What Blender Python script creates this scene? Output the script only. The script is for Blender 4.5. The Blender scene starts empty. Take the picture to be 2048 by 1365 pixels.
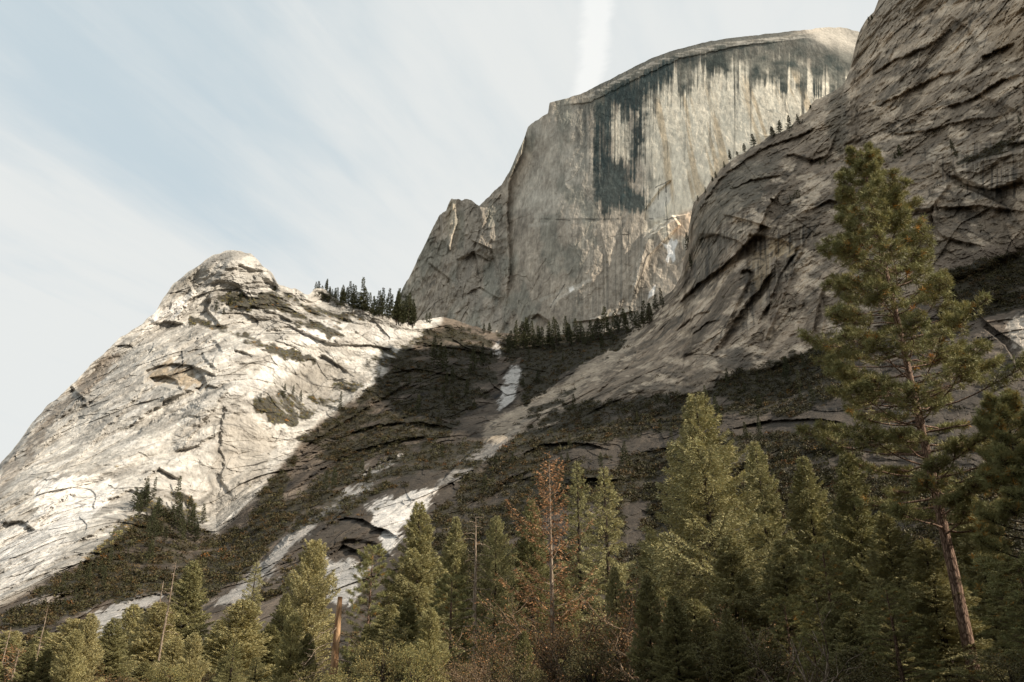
import bpy, math, random
import numpy as np
from mathutils import Vector

# ---------------------------------------------------------------- camera, sky, sun, exposure
scene = bpy.context.scene
COL = scene.collection
W, H, F = 2048.0, 1365.0, 1593.0
PITCH = math.radians(24.0)
CZ = 1.7
cam_d = bpy.data.cameras.new('camera')
cam = bpy.data.objects.new('camera', cam_d)
COL.objects.link(cam)
cam.location = (0, 0, CZ)
cam.rotation_euler = (math.radians(90) + PITCH, 0, 0)
cam_d.sensor_width = 36.0
cam_d.lens = 36.0 * F / W
cam_d.clip_start = 0.1
cam_d.clip_end = 20000
scene.camera = cam

SUN_AZ, SUN_EL = math.radians(108), math.radians(33)
SUN = Vector((math.sin(SUN_AZ) * math.cos(SUN_EL), math.cos(SUN_AZ) * math.cos(SUN_EL), math.sin(SUN_EL)))
sd = bpy.data.lights.new('sun', 'SUN')
sd.energy = 5.0
sd.angle = math.radians(0.5)
sd.color = (1.0, 0.90, 0.76)
so = bpy.data.objects.new('sun', sd)
so.rotation_euler = SUN.to_track_quat('Z', 'Y').to_euler()
so.location = (200, -100, 300)
COL.objects.link(so)

scene.view_settings.view_transform = 'Standard'
scene.view_settings.look = 'None'
scene.view_settings.exposure = 0.5
scene.view_settings.gamma = 1.0
scene.view_settings.use_curve_mapping = False
try:
    scene.cycles.max_bounces = 5
    scene.cycles.diffuse_bounces = 3
    scene.cycles.transparent_max_bounces = 4
except Exception:
    pass


class NT:
    """tiny helper for node trees"""
    def __init__(self, tree):
        self.t = tree
        tree.nodes.clear()

    def n(self, typ, **kw):
        nd = self.t.nodes.new(typ)
        for k, v in kw.items():
            if k.startswith('i_'):
                nd.inputs[k[2:].replace('_', ' ')].default_value = v
            elif k.startswith('x_'):
                nd.inputs[int(k[2:])].default_value = v
            else:
                setattr(nd, k, v)
        return nd

    def l(self, a, b):
        self.t.links.new(a, b)

    def math(self, op, a, b=None, c=None, clamp=False):
        nd = self.t.nodes.new('ShaderNodeMath')
        nd.operation = op
        nd.use_clamp = clamp
        for i, v in enumerate((a, b, c)):
            if v is None:
                continue
            if isinstance(v, (int, float)):
                nd.inputs[i].default_value = v
            else:
                self.l(v, nd.inputs[i])
        return nd.outputs[0]

    def mix(self, fac, a, b, typ='MIX'):
        nd = self.t.nodes.new('ShaderNodeMix')
        nd.data_type = 'RGBA'
        nd.blend_type = typ
        for s, v in ((nd.inputs[0], fac), (nd.inputs[6], a), (nd.inputs[7], b)):
            if isinstance(v, (int, float)):
                s.default_value = v
            elif isinstance(v, tuple):
                s.default_value = (*v, 1.0) if len(v) == 3 else v
            else:
                self.l(v, s)
        return nd.outputs[2]

    def ramp(self, fac, lo, hi):
        nd = self.t.nodes.new('ShaderNodeMapRange')
        nd.interpolation_type = 'SMOOTHSTEP'
        nd.inputs[1].default_value = lo
        nd.inputs[2].default_value = hi
        self.l(fac, nd.inputs[0])
        return nd.outputs[0]


world = bpy.data.worlds.new('World')
scene.world = world
world.use_nodes = True
T = NT(world.node_tree)
wo = T.n('ShaderNodeOutputWorld')
bg = T.n('ShaderNodeBackground', i_Strength=0.1)
sky = T.n('ShaderNodeTexSky', sky_type='NISHITA', sun_disc=False, sun_elevation=SUN_EL,
          sun_rotation=SUN_AZ, air_density=1.0, dust_density=1.6, ozone_density=1.0)
tc = T.n('ShaderNodeTexCoord')
sep = T.n('ShaderNodeSeparateXYZ')
T.l(tc.outputs['Generated'], sep.inputs[0])
zz = T.math('MAXIMUM', sep.outputs[2], 0.05)
cx = T.math('DIVIDE', sep.outputs[0], zz)
cy = T.math('DIVIDE', sep.outputs[1], zz)
# cirrus: a thin high layer seen in perspective, its fibres running one way
ang = math.radians(24)
cu = T.math('SUBTRACT', T.math('MULTIPLY', cx, math.cos(ang)), T.math('MULTIPLY', cy, math.sin(ang)))
cv = T.math('ADD', T.math('MULTIPLY', cx, math.sin(ang)), T.math('MULTIPLY', cy, math.cos(ang)))


def wnoise(su, sv, off, detail, rough, dist=0.0):
    c = T.n('ShaderNodeCombineXYZ')
    T.l(T.math('MULTIPLY', cu, su), c.inputs[0])
    T.l(T.math('MULTIPLY', cv, sv), c.inputs[1])
    c.inputs[2].default_value = off
    nz = T.n('ShaderNodeTexNoise', i_Scale=1.0, i_Detail=detail, i_Roughness=rough, i_Distortion=dist)
    T.l(c.outputs[0], nz.inputs['Vector'])
    return nz.outputs[0]


n_big = wnoise(2.2, 0.75, 3.1, 4, 0.5, 0.3)
n_str = wnoise(6.5, 0.8, 7.7, 6, 0.55, 0.5)
n_fin = wnoise(14.0, 5.0, 1.3, 8, 0.62, 0.4)
cl = T.math('ADD', T.math('MULTIPLY', n_big, 0.85), T.math('ADD', T.math('MULTIPLY', n_str, 0.45), T.math('MULTIPLY', n_fin, 0.22)))
low = T.ramp(cy, 1.05, 2.6)           # the veil thickens towards the horizon
right = T.ramp(cx, -0.55, 0.25)
cl = T.math('ADD', cl, T.math('ADD', T.math('MULTIPLY', low, 0.30), T.math('MULTIPLY', right, 0.10)))
cmask = T.ramp(cl, 0.50, 0.98)
# low cloud bank near the skyline
# contrail
wob = wnoise(5.0, 9.0, 5.5, 7, 0.68)
cw = T.math('ADD', T.math('SUBTRACT', cx, 0.138), T.math('MULTIPLY', T.math('SUBTRACT', wob, 0.5), 0.06))
cw = T.math('ABSOLUTE', cw)
trail = T.math('SUBTRACT', 1.0, T.ramp(cw, 0.011, 0.034))
trail = T.math('MULTIPLY', trail, T.math('SUBTRACT', 1.0, T.ramp(cy, 1.13, 1.5)))
trail = T.math('MULTIPLY', trail, T.ramp(sep.outputs[1], 0.0, 0.2))
skyc = T.mix(0.82, sky.outputs[0], (4.7, 5.4, 5.65))
c1 = T.mix(T.math('MULTIPLY', cmask, 0.85), skyc, (6.0, 6.05, 5.9))
c2 = T.mix(T.math('MULTIPLY', trail, 0.62), c1, (7.1, 7.1, 6.9))
T.l(c2, bg.inputs[0])
T.l(bg.outputs[0], wo.inputs[0])

# ---------------------------------------------------------------- helpers
rnd = random.Random(7)
RS = np.random.RandomState(11)
CP, SP = math.cos(PITCH), math.sin(PITCH)


def ray(px, py):
    """direction scaled so that its forward (y) component is 1"""
    r = (px - W / 2)
    u = (H / 2 - py)
    fw = F * CP - u * SP
    up = F * SP + u * CP
    return r / fw, up / fw


def at(px, py, Y):
    a, b = ray(px, py)
    return (a * Y, Y, CZ + b * Y)


def hash2(ix, iy, seed):
    h = (ix.astype(np.int64) * 374761393 + iy.astype(np.int64) * 668265263 + seed * 1442695041) & 0x7fffffff
    h = ((h ^ (h >> 13)) * 1274126177) & 0x7fffffff
    h = ((h ^ (h >> 16)) * 1911520717) & 0x7fffffff
    return ((h ^ (h >> 15)) & 0xffffff) / float(0x1000000)


def vnoise(x, y, seed=0):
    ix = np.floor(x); iy = np.floor(y)
    fx = x - ix; fy = y - iy
    fx = fx * fx * fx * (fx * (fx * 6 - 15) + 10)
    fy = fy * fy * fy * (fy * (fy * 6 - 15) + 10)
    a = hash2(ix, iy, seed); b = hash2(ix + 1, iy, seed)
    c = hash2(ix, iy + 1, seed); d = hash2(ix + 1, iy + 1, seed)
    return (a * (1 - fx) + b * fx) * (1 - fy) + (c * (1 - fx) + d * fx) * fy


def fbm(x, y, seed=0, octs=5, gain=0.5, ridged=False):
    s = 0.0; a = 1.0; tot = 0.0
    for o in range(octs):
        n = vnoise(x, y, seed + o * 17) * 2 - 1
        if ridged:
            n = 1 - 2 * np.abs(n)
        s = s + a * n
        tot += a
        a *= gain
        x = x * 2.03 + 13.7; y = y * 2.03 + 5.1
    return s / tot


def slabs(u, v, cell, angle, aniso, seed, tilt=1.0):
    """broken sheets of rock: each cell is a tilted plate with a sharp edge. returns height (-1..1) and a tint 0..1"""
    ca, sa = math.cos(angle), math.sin(angle)
    a = (u * ca + v * sa) / (cell * aniso)
    b = (-u * sa + v * ca) / cell
    a = a + 0.35 * (vnoise(a * 1.3, b * 1.3, seed + 5) - .5) * 2
    b = b + 0.35 * (vnoise(a * 1.3 + 9, b * 1.3, seed + 6) - .5) * 2
    ia = np.floor(a); ib = np.floor(b)
    best = np.full(a.shape, 1e9); sec = np.full(a.shape, 1e9); h = np.zeros_like(a); tint = np.zeros_like(a)
    for di in (-1, 0, 1):
        for dj in (-1, 0, 1):
            ci = ia + di; cj = ib + dj
            px_ = ci + hash2(ci, cj, seed); py_ = cj + hash2(ci, cj, seed + 1)
            dx = a - px_; dy = b - py_
            d = dx * dx + dy * dy
            m = d < best
            sec = np.where(m, best, np.minimum(sec, d))
            best = np.where(m, d, best)
            o = hash2(ci, cj, seed + 2) * 2 - 1
            gx = (hash2(ci, cj, seed + 3) * 2 - 1) * tilt
            gy = (hash2(ci, cj, seed + 4) * 2 - 1) * tilt
            h = np.where(m, o * 0.5 + gx * dx + gy * dy, h)
            tint = np.where(m, hash2(ci, cj, seed + 7), tint)
    global last_edge
    last_edge = np.sqrt(sec) - np.sqrt(best)      # 0 on the crack between two plates
    return h, tint


def facets(u, v, cell, angle, aniso, seed, tilt=1.0):
    """continuous broken planes: the outermost of neighbouring tilted plates, meeting in creases"""
    ca, sa = math.cos(angle), math.sin(angle)
    a = (u * ca + v * sa) / (cell * aniso)
    b = (-u * sa + v * ca) / cell
    w1 = vnoise(a * 1.1, b * 1.1, seed + 5) - .5; w2 = vnoise(a * 1.1 + 9, b * 1.1, seed + 6) - .5
    a = a + 0.6 * w1; b = b + 0.6 * w2
    ia = np.floor(a); ib = np.floor(b)
    best = np.full(a.shape, -1e9); tint = np.zeros_like(a)
    for di in (-1, 0, 1):
        for dj in (-1, 0, 1):
            ci = ia + di; cj = ib + dj
            dx = a - ci - hash2(ci, cj, seed); dy = b - cj - hash2(ci, cj, seed + 1)
            h = (hash2(ci, cj, seed + 2) - .5) * .7 + (hash2(ci, cj, seed + 3) - .5) * 2 * tilt * dx + (hash2(ci, cj, seed + 4) - .5) * 2 * tilt * dy - 0.9 * (dx * dx + dy * dy)
            m = h > best
            best = np.where(m, h, best); tint = np.where(m, hash2(ci, cj, seed + 7), tint)
    return -best, tint


def sstep(x, a, b):
    t = np.clip((x - a) / (b - a), 0, 1)
    return t * t * (3 - 2 * t)


def poly_sd(px, py, poly):
    """signed distance, positive inside"""
    d = np.full(px.shape, 1e18); ins = np.zeros(px.shape, bool)
    n = len(poly)
    for i in range(n):
        x0, y0 = poly[i]; x1, y1 = poly[(i + 1) % n]
        ex, ey = x1 - x0, y1 - y0
        t = np.clip(((px - x0) * ex + (py - y0) * ey) / (ex * ex + ey * ey + 1e-9), 0, 1)
        dd = (px - x0 - t * ex) ** 2 + (py - y0 - t * ey) ** 2
        d = np.minimum(d, dd)
        c = ((y0 > py) != (y1 > py)) & (px < (x1 - x0) * (py - y0) / ((y1 - y0) + 1e-12) + x0)
        ins ^= c
    d = np.sqrt(d)
    return np.where(ins, d, -d)


def line_d(px, py, pts):
    d = np.full(px.shape, 1e18)
    for (x0, y0), (x1, y1) in zip(pts[:-1], pts[1:]):
        ex, ey = x1 - x0, y1 - y0
        t = np.clip(((px - x0) * ex + (py - y0) * ey) / (ex * ex + ey * ey + 1e-9), 0, 1)
        d = np.minimum(d, (px - x0 - t * ex) ** 2 + (py - y0 - t * ey) ** 2)
    return np.sqrt(d)


def pmask(px, py, poly, soft=8.0, jit=0.0):
    """soft inside mask; evaluated only near the polygon"""
    out = np.zeros(px.shape)
    xs = [p[0] for p in poly]; ys = [p[1] for p in poly]
    m = 4 * soft + 10
    if isinstance(jit, np.ndarray):
        m += float(np.abs(jit).max())
    sel = (px > min(xs) - m) & (px < max(xs) + m) & (py > min(ys) - m) & (py < max(ys) + m)
    if sel.any():
        j = jit[sel] if isinstance(jit, np.ndarray) else jit
        sdv = poly_sd(px[sel], py[sel], poly) + j
        out[sel] = sstep(sdv, -soft, soft)
    return out


def tps(pts):
    P = np.array(pts, float)
    X = P[:, :2] / 1000.0
    n = len(X)

    def phi(r2):
        return 0.5 * r2 * np.log(r2 + 1e-9)
    d2 = ((X[:, None] - X[None]) ** 2).sum(-1)
    A = np.zeros((n + 3, n + 3))
    A[:n, :n] = phi(d2) + np.eye(n) * 0.002
    A[:n, n] = 1; A[:n, n + 1:] = X
    A[n, :n] = 1; A[n + 1:, :n] = X.T
    b = np.zeros(n + 3); b[:n] = np.log(P[:, 2])
    w = np.linalg.solve(A, b)

    def f(px, py):
        x = px / 1000.0; y = py / 1000.0
        s = w[n] + w[n + 1] * x + w[n + 2] * y
        for i in range(n):
            s = s + w[i] * phi((x - X[i, 0]) ** 2 + (y - X[i, 1]) ** 2)
        return np.exp(s)
    return f


def tag(o, label=None, cat=None, group=None, kind=None):
    if label: o['label'] = label
    if cat: o['category'] = cat
    if group: o['group'] = group
    if kind: o['kind'] = kind
    return o


def mesh_from(name, verts, faces, cols=None, mats=(), smooth=False, matidx=None):
    """verts (n,3), faces (m,3) or (m,4)"""
    me = bpy.data.meshes.new(name)
    verts = np.asarray(verts, np.float32); faces = np.asarray(faces, np.int32)
    k = faces.shape[1]
    me.vertices.add(len(verts)); me.vertices.foreach_set('co', verts.ravel())
    me.loops.add(faces.size); me.loops.foreach_set('vertex_index', faces.ravel())
    me.polygons.add(len(faces))
    me.polygons.foreach_set('loop_start', np.arange(len(faces), dtype=np.int32) * k)
    if matidx is not None:
        me.polygons.foreach_set('material_index', matidx.astype(np.int32))
    me.polygons.foreach_set('use_smooth', np.full(len(faces), smooth))
    if cols is not None:
        ca = me.attributes.new('tone', 'FLOAT_COLOR', 'POINT')
        c = np.ones((len(verts), 4), np.float32); c[:, :3] = cols
        ca.data.foreach_set('color', c.ravel())
    for m in mats:
        me.materials.append(m)
    me.update(calc_edges=True)
    return me


def link(name, me, parent=None):
    o = bpy.data.objects.new(name, me)
    COL.objects.link(o)
    if parent is not None:
        o.parent = parent
    return o


# ---------------------------------------------------------------- materials
def rock_material(name, nscale, bump=0.6, streak=False):
    m = bpy.data.materials.new(name)
    m.use_nodes = True
    t = NT(m.node_tree)
    out = t.n('ShaderNodeOutputMaterial')
    bs = t.n('ShaderNodeBsdfPrincipled', i_Roughness=0.85)
    bs.inputs['Specular IOR Level'].default_value = 0.25
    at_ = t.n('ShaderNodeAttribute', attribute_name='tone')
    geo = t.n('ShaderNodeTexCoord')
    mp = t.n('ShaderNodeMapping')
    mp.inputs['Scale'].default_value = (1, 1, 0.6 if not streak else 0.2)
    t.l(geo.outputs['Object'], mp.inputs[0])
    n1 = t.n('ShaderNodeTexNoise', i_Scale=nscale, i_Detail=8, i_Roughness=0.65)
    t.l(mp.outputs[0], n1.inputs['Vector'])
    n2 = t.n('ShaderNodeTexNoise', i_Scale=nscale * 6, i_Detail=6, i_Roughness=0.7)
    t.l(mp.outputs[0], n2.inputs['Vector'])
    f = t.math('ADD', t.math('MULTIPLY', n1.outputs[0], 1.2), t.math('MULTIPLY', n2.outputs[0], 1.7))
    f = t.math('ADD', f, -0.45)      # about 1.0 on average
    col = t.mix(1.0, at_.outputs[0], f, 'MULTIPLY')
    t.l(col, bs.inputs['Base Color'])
    bp = t.n('ShaderNodeBump', i_Strength=bump, i_Distance=2.0)
    t.l(f, bp.inputs['Height'])
    t.l(bp.outputs[0], bs.inputs['Normal'])
    t.l(bs.outputs[0], out.inputs[0])
    return m


def leaf_material(name, c1, c2, trans=0.25, rough=0.6, spec=0.2):
    """foliage: colour varies leaf by leaf through the 'tone' attribute and tree by tree through a random value"""
    m = bpy.data.materials.new(name)
    m.use_nodes = True
    t = NT(m.node_tree)
    out = t.n('ShaderNodeOutputMaterial')
    at_ = t.n('ShaderNodeAttribute', attribute_name='tone')
    oi = t.n('ShaderNodeObjectInfo')
    base = t.mix(oi.outputs['Random'], (*c1,), (*c2,))
    col = t.mix(1.0, base, at_.outputs[0], 'MULTIPLY')
    bs = t.n('ShaderNodeBsdfPrincipled', i_Roughness=rough)
    bs.inputs['Specular IOR Level'].default_value = spec
    t.l(col, bs.inputs['Base Color'])
    tr = t.n('ShaderNodeBsdfTranslucent')
    t.l(col, tr.inputs[0])
    mx = t.n('ShaderNodeMixShader', x_0=trans)
    t.l(bs.outputs[0], mx.inputs[1]); t.l(tr.outputs[0], mx.inputs[2])
    t.l(mx.outputs[0], out.inputs[0])
    return m


def bark_material(name, c1, c2, scale=6.0):
    m = bpy.data.materials.new(name)
    m.use_nodes = True
    t = NT(m.node_tree)
    out = t.n('ShaderNodeOutputMaterial')
    bs = t.n('ShaderNodeBsdfPrincipled', i_Roughness=0.85)
    bs.inputs['Specular IOR Level'].default_value = 0.2
    tcn = t.n('ShaderNodeTexCoord')
    mp = t.n('ShaderNodeMapping')
    mp.inputs['Scale'].default_value = (1, 1, 0.25)
    t.l(tcn.outputs['Object'], mp.inputs[0])
    n1 = t.n('ShaderNodeTexNoise', i_Scale=scale, i_Detail=6, i_Roughness=0.7)
    t.l(mp.outputs[0], n1.inputs['Vector'])
    vo = t.n('ShaderNodeTexVoronoi', i_Scale=scale * 0.8)
    vo.feature = 'DISTANCE_TO_EDGE'
    t.l(mp.outputs[0], vo.inputs['Vector'])
    crack = t.ramp(vo.outputs['Distance'], 0.0, 0.18)
    f = t.math('MULTIPLY', t.ramp(n1.outputs[0], 0.3, 0.7), crack)
    t.l(t.mix(f, (*c1,), (*c2,)), bs.inputs['Base Color'])
    bp = t.n('ShaderNodeBump', i_Strength=0.8, i_Distance=0.05)
    t.l(f, bp.inputs['Height'])
    t.l(bp.outputs[0], bs.inputs['Normal'])
    t.l(bs.outputs[0], out.inputs[0])
    return m


M_ROCK = rock_material('granite', 0.035, 0.5)
M_WALL = rock_material('granite_wall', 0.03, 0.4, True)
M_SCRUB = leaf_material('scrub_leaves', (0.050, 0.045, 0.020), (0.050, 0.045, 0.020), 0.1)
M_FIR = leaf_material('fir_needles', (0.22, 0.205, 0.09), (0.36, 0.325, 0.16), 0.12)
M_FIRY = leaf_material('yellow_green_needles', (0.38, 0.345, 0.16), (0.43, 0.375, 0.19), 0.14)
M_FARFIR = leaf_material('far_fir_needles', (0.05, 0.055, 0.026), (0.075, 0.075, 0.032), 0.1)
M_PINE = leaf_material('pine_needles', (0.25, 0.24, 0.10), (0.26, 0.24, 0.10), 0.13)
M_BROWN = leaf_material('withered_leaves', (0.30, 0.16, 0.075), (0.24, 0.16, 0.08), 0.25)
M_ORANGE = leaf_material('rusty_needles', (0.38, 0.205, 0.10), (0.38, 0.205, 0.10), 0.2)
M_OAK = leaf_material('oak_leaves', (0.20, 0.18, 0.07), (0.25, 0.205, 0.09), 0.25)
M_TWIG = bark_material('pale_twig_bark', (0.10, 0.07, 0.045), (0.34, 0.25, 0.17))
M_OAK_SHADED = leaf_material('shaded_oak_leaves', (0.085, 0.075, 0.03), (0.11, 0.09, 0.04), 0.1)  # darker copy of the oak leaves: lower right shade put into the colour
M_BARK = bark_material('grey_brown_bark', (0.03, 0.022, 0.016), (0.12, 0.085, 0.06))
M_PBARK = bark_material('ponderosa_bark', (0.08, 0.045, 0.03), (0.42, 0.28, 0.20), 9.0)
M_DEAD = bark_material('bleached_dead_wood', (0.16, 0.115, 0.08), (0.46, 0.37, 0.28))
M_STUB = bark_material('orange_stub_wood', (0.22, 0.12, 0.06), (0.50, 0.32, 0.18), 2.0)

# ---------------------------------------------------------------- front mountain: depth, relief and colour
TOP = [(-260, 1300), (-160, 1130), (-60, 1005), (0, 928), (28, 893), (62, 850), (100, 808), (135, 778), (150, 765), (180, 732), (215, 700), (236, 676), (262, 660),
       (286, 652), (292, 640), (312, 626), (320, 608), (345, 572), (372, 546), (402, 526), (430, 511), (452, 505), (480, 503), (505, 508),
       (516, 518), (526, 536), (545, 545), (556, 568), (572, 574), (600, 584), (617, 592), (628, 576), (648, 578), (662, 588), (680, 604), (720, 612), (760, 625),
       (800, 640), (850, 640), (880, 634), (930, 648), (975, 660), (1030, 668), (1090, 672), (1150, 670), (1210, 664),
       (1262, 655), (1290, 632), (1322, 600), (1348, 578), (1366, 545), (1372, 500), (1382, 450), (1384, 412), (1400, 392), (1432, 352),
       (1470, 312), (1500, 292), (1540, 270), (1580, 258), (1600, 232), (1622, 215), (1648, 190), (1690, 165), (1700, 140), (1712, 95), (1720, 62),
       (1735, 36), (1748, 30), (1760, -10), (1785, -60), (1850, -130), (2048, -190), (2320, -260), (2900, -330)]
TX = np.array([p[0] for p in TOP], float); TY = np.array([p[1] for p in TOP], float)


def top_line(px):
    y = np.interp(px, TX, TY)
    j = fbm(px / 23.0, px * 0 + 3.3, 91, 5, 0.6)
    amp = np.interp(px, [0, 300, 560, 700, 1250, 1400, 1700, 1800], [7, 7, 7, 6, 5, 12, 12, 9])
    return y + j * amp


DEPTH = [(-200, 1150, 600), (-60, 1000, 690), (0, 925, 735), (150, 770, 815), (300, 640, 890), (345, 570, 930), (470, 505, 960), (540, 550, 985), (620, 590, 1040),
         (200, 900, 735), (100, 1000, 660), (0, 1100, 600), (300, 850, 770), (400, 700, 850), (300, 1000, 690), (400, 900, 765), (430, 800, 800),
         (500, 700, 870), (600, 700, 930), (520, 800, 845), (560, 900, 860), (640, 820, 960), (430, 1060, 745), (340, 1080, 660), (200, 1080, 600),
         (700, 660, 1040), (760, 640, 1090), (800, 720, 1110), (870, 650, 1230), (940, 660, 1270), (1030, 670, 1300), (1150, 672, 1290), (1260, 656, 1240),
         (700, 900, 850), (800, 850, 880), (900, 760, 1020), (1010, 750, 1080), (1020, 810, 960), (1100, 760, 1000), (1180, 710, 1080), (900, 900, 760), (800, 960, 690),
         (1000, 860, 820), (950, 950, 670), (780, 1040, 560), (860, 980, 640), (650, 1150, 450), (660, 1050, 590), (530, 1110, 560), (520, 1000, 740), (450, 1180, 470),
         (200, 1190, 480), (0, 1230, 470), (-200, 1300, 400), (-200, 1420, 240), (0, 1420, 210), (500, 1420, 200), (1000, 1420, 190), (1500, 1420, 190), (2048, 1420, 190), (2300, 1420, 180),
         (1290, 635, 1130), (1370, 540, 1040), (1385, 410, 1010), (1500, 290, 985), (1600, 230, 960), (1690, 160, 930), (1720, 60, 900), (1800, -50, 860), (2048, -100, 690), (2300, -150, 590), (2700, -250, 470), (2900, 200, 380), (2700, 600, 360), (2900, 1000, 240),
         (1450, 420, 900), (1430, 560, 860), (1600, 350, 850), (1700, 250, 850), (1850, 200, 770), (2048, 150, 650), (2048, 400, 600), (2300, 250, 540), (1850, 330, 710), (1700, 400, 760),
         (1850, 450, 650), (1600, 550, 730), (1500, 650, 740), (1350, 700, 830), (1250, 760, 820), (1150, 830, 790), (1380, 780, 700), (1550, 740, 650), (1700, 680, 610),
         (1700, 560, 670), (1900, 560, 600), (2048, 500, 600), (2048, 640, 500), (2300, 500, 540), (1900, 700, 520), (1700, 800, 510), (1500, 850, 560), (1300, 870, 610), (1150, 900, 620), (1650, 900, 440), (1450, 900, 500),
         (1100, 1000, 500), (1300, 960, 520), (1300, 1060, 430), (1500, 1050, 380), (1700, 1050, 350), (2048, 850, 400), (2048, 1050, 300), (2300, 900, 360),
         (1000, 1150, 400), (800, 1200, 380), (1300, 1200, 330), (500, 1280, 340), (200, 1310, 330), (1000, 1300, 270), (1600, 1250, 260)]
dfun = tps(DEPTH)

PX0, PX1, NC = -250.0, 2850.0, 1900
NR = 860
cols_px = np.linspace(PX0, PX1, NC)
topy = top_line(cols_px)
_k = np.hanning(9); _k /= _k.sum()
topy = np.convolve(np.pad(topy, 4, mode='edge'), _k, 'valid')
BOT = 1420.0
tt = np.linspace(0, 1, NR)
PXg = np.repeat(cols_px[None, :], NR, 0)
_k = np.hanning(131); _k /= _k.sum()
tops = np.convolve(np.pad(topy, 65, mode='edge'), _k, 'valid')


def row_y(t, top_, smooth_):
    return BOT + (smooth_ - BOT) * t + (top_ - smooth_) * t ** 5


PYg = row_y(tt[:, None], topy[None, :], tops[None, :])

# smooth depth on a coarse grid, then bilinear
gx = np.linspace(PX0, PX1, 210); gy = np.linspace(-360, 1440, 160)
GX, GY = np.meshgrid(gx, gy)
GD = dfun(GX, GY)


def bilin(px, py, A=GD):
    fx = np.clip((px - gx[0]) / (gx[1] - gx[0]), 0, len(gx) - 1.001)
    fy = np.clip((py - gy[0]) / (gy[1] - gy[0]), 0, len(gy) - 1.001)
    ix = fx.astype(int); iy = fy.astype(int); fx = fx - ix; fy = fy - iy
    return (A[iy, ix] * (1 - fx) + A[iy, ix + 1] * fx) * (1 - fy) + (A[iy + 1, ix] * (1 - fx) + A[iy + 1, ix + 1] * fx) * fy


D0 = bilin(PXg, PYg)
ra, rb = ray(PXg, PYg)
X0 = ra * D0; Z0 = CZ + rb * D0
# two surface coordinates in metres: across, and along the fall line
U = X0; V = Z0 + 0.35 * D0

# region weights (positions on the mountain itself)
LEFT_EDGE = [(-400, 400), (640, 400), (900, 560), (885, 645), (800, 712), (700, 800), (640, 835), (575, 905), (520, 985), (432, 1068), (330, 1010), (270, 1040), (200, 1110), (100, 1160), (0, 1215), (-400, 1400)]
wob_px = fbm(U / 60, V / 60, 5, 4) * 14
w_left = pmask(PXg, PYg, LEFT_EDGE, 8, wob_px)
RIGHT_EDGE = [(1272, 655), (1180, 722), (1060, 800), (960, 866), (1040, 880), (1150, 820), (1280, 790), (1380, 790), (1450, 760), (1560, 735), (1650, 690), (1700, 690), (1880, 570), (2048, 500), (2900, 430), (2900, -500), (1200, -500)]
w_right = pmask(PXg, PYg, RIGHT_EDGE, 10, wob_px)

disp = np.zeros_like(U)
# dominant sheet direction: left dome runs up to the right, right cliff runs up to the right and steepens
r = fbm(U / 260, V / 260, 21, 4)
disp += r * 26
for (cell, ang_l, an, amp, sd_) in ((130, 1.12, 2.4, 26, 100), (52, 1.05, 3.0, 13, 200), (21, 1.15, 3.0, 6.6, 300), (9, 1.0, 2.6, 3.0, 400), (4, 1.1, 2.2, 1.2, 450)):
    h, tn = facets(U, V, cell, ang_l, an, sd_)
    if cell == 52: tint_b = tn
    if cell == 21: tint_c = tn
    disp += h * amp
dr_ = np.zeros_like(U)
for (cell, ang_l, an, amp, sd_) in ((100, 1.35, 1.5, 22, 840), (40, 1.2, 1.6, 10, 841), (16, 1.4, 1.5, 4.6, 842), (7, 1.3, 1.6, 2.0, 843)):
    h, tn = facets(U, V, cell, ang_l, an, sd_)
    dr_ += h * amp
for (cell, ang_l, an, amp, sd_) in ((34, 0.75, 2.8, 4.5, 845), (13, 1.5, 2.4, 2.4, 846), (18, 1.3, 2.2, 2.4, 847), (6, .9, 2.0, 1.3, 848)):
    h, tn = slabs(U, V, cell, ang_l, an, sd_, .6)
    dr_ += h * amp
dr_ += fbm(U / 5, V / 5, 849, 4, .65) * 2.2
disp = disp * (1 - .8 * w_right) + dr_ * w_right
disp *= 1 + .35 * w_left
blk = np.zeros_like(U)
for (cell, ang_l, an, amp, sd_) in ((60, 1.25, 1.5, 11, 820), (24, 1.15, 1.4, 5.5, 821), (10, 1.3, 1.4, 2.6, 822)):
    h, tn = slabs(U, V, cell, ang_l, an, sd_, 1.0)
    if cell == 24: tint_f = tn
    blk += h * amp
disp += blk * w_right * .2 + blk * w_left * .34 + blk * (1 - w_left) * (1 - w_right) * .5
mod = sstep(fbm(U / 110, V / 110, 470, 3), -0.1, 0.35)
for (cell, ang_l, an, amp, sd_) in ((30, 0.9, 3.0, 4.2, 480), (11, 0.75, 3.0, 2.2, 490)):
    h, tn = slabs(U, V, cell, ang_l, an, sd_, .8)
    disp += h * amp * (0.35 + mod) * (1 - .75 * w_right)
    if cell == 30: crk = (1 - sstep(last_edge, 0.0, 0.05)) * sstep(fbm(U / 25, V / 25, 475, 3), 0.0, 0.3); tint_d = tn
    else: crk = np.maximum(crk, (1 - sstep(last_edge, 0.0, 0.11)) * sstep(fbm(U / 18, V / 18, 476, 3), 0.05, 0.4)); tint_e = tn
rg = fbm(U / 70 + V / 160, V / 130 - U / 300, 31, 5, 0.55, True)
disp -= rg * 4.0
# a finer broken rubble texture
disp += fbm(U / 9, V / 9, 41, 4, 0.65) * 2.2
# smooth the polished left flank a little, roughen the rest
calm = 1 - 0.3 * pmask(PXg, PYg, [(0, 1000), (150, 800), (280, 700), (420, 860), (560, 900), (430, 1050), (300, 980), (150, 1050)], 60)
disp *= calm


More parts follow.
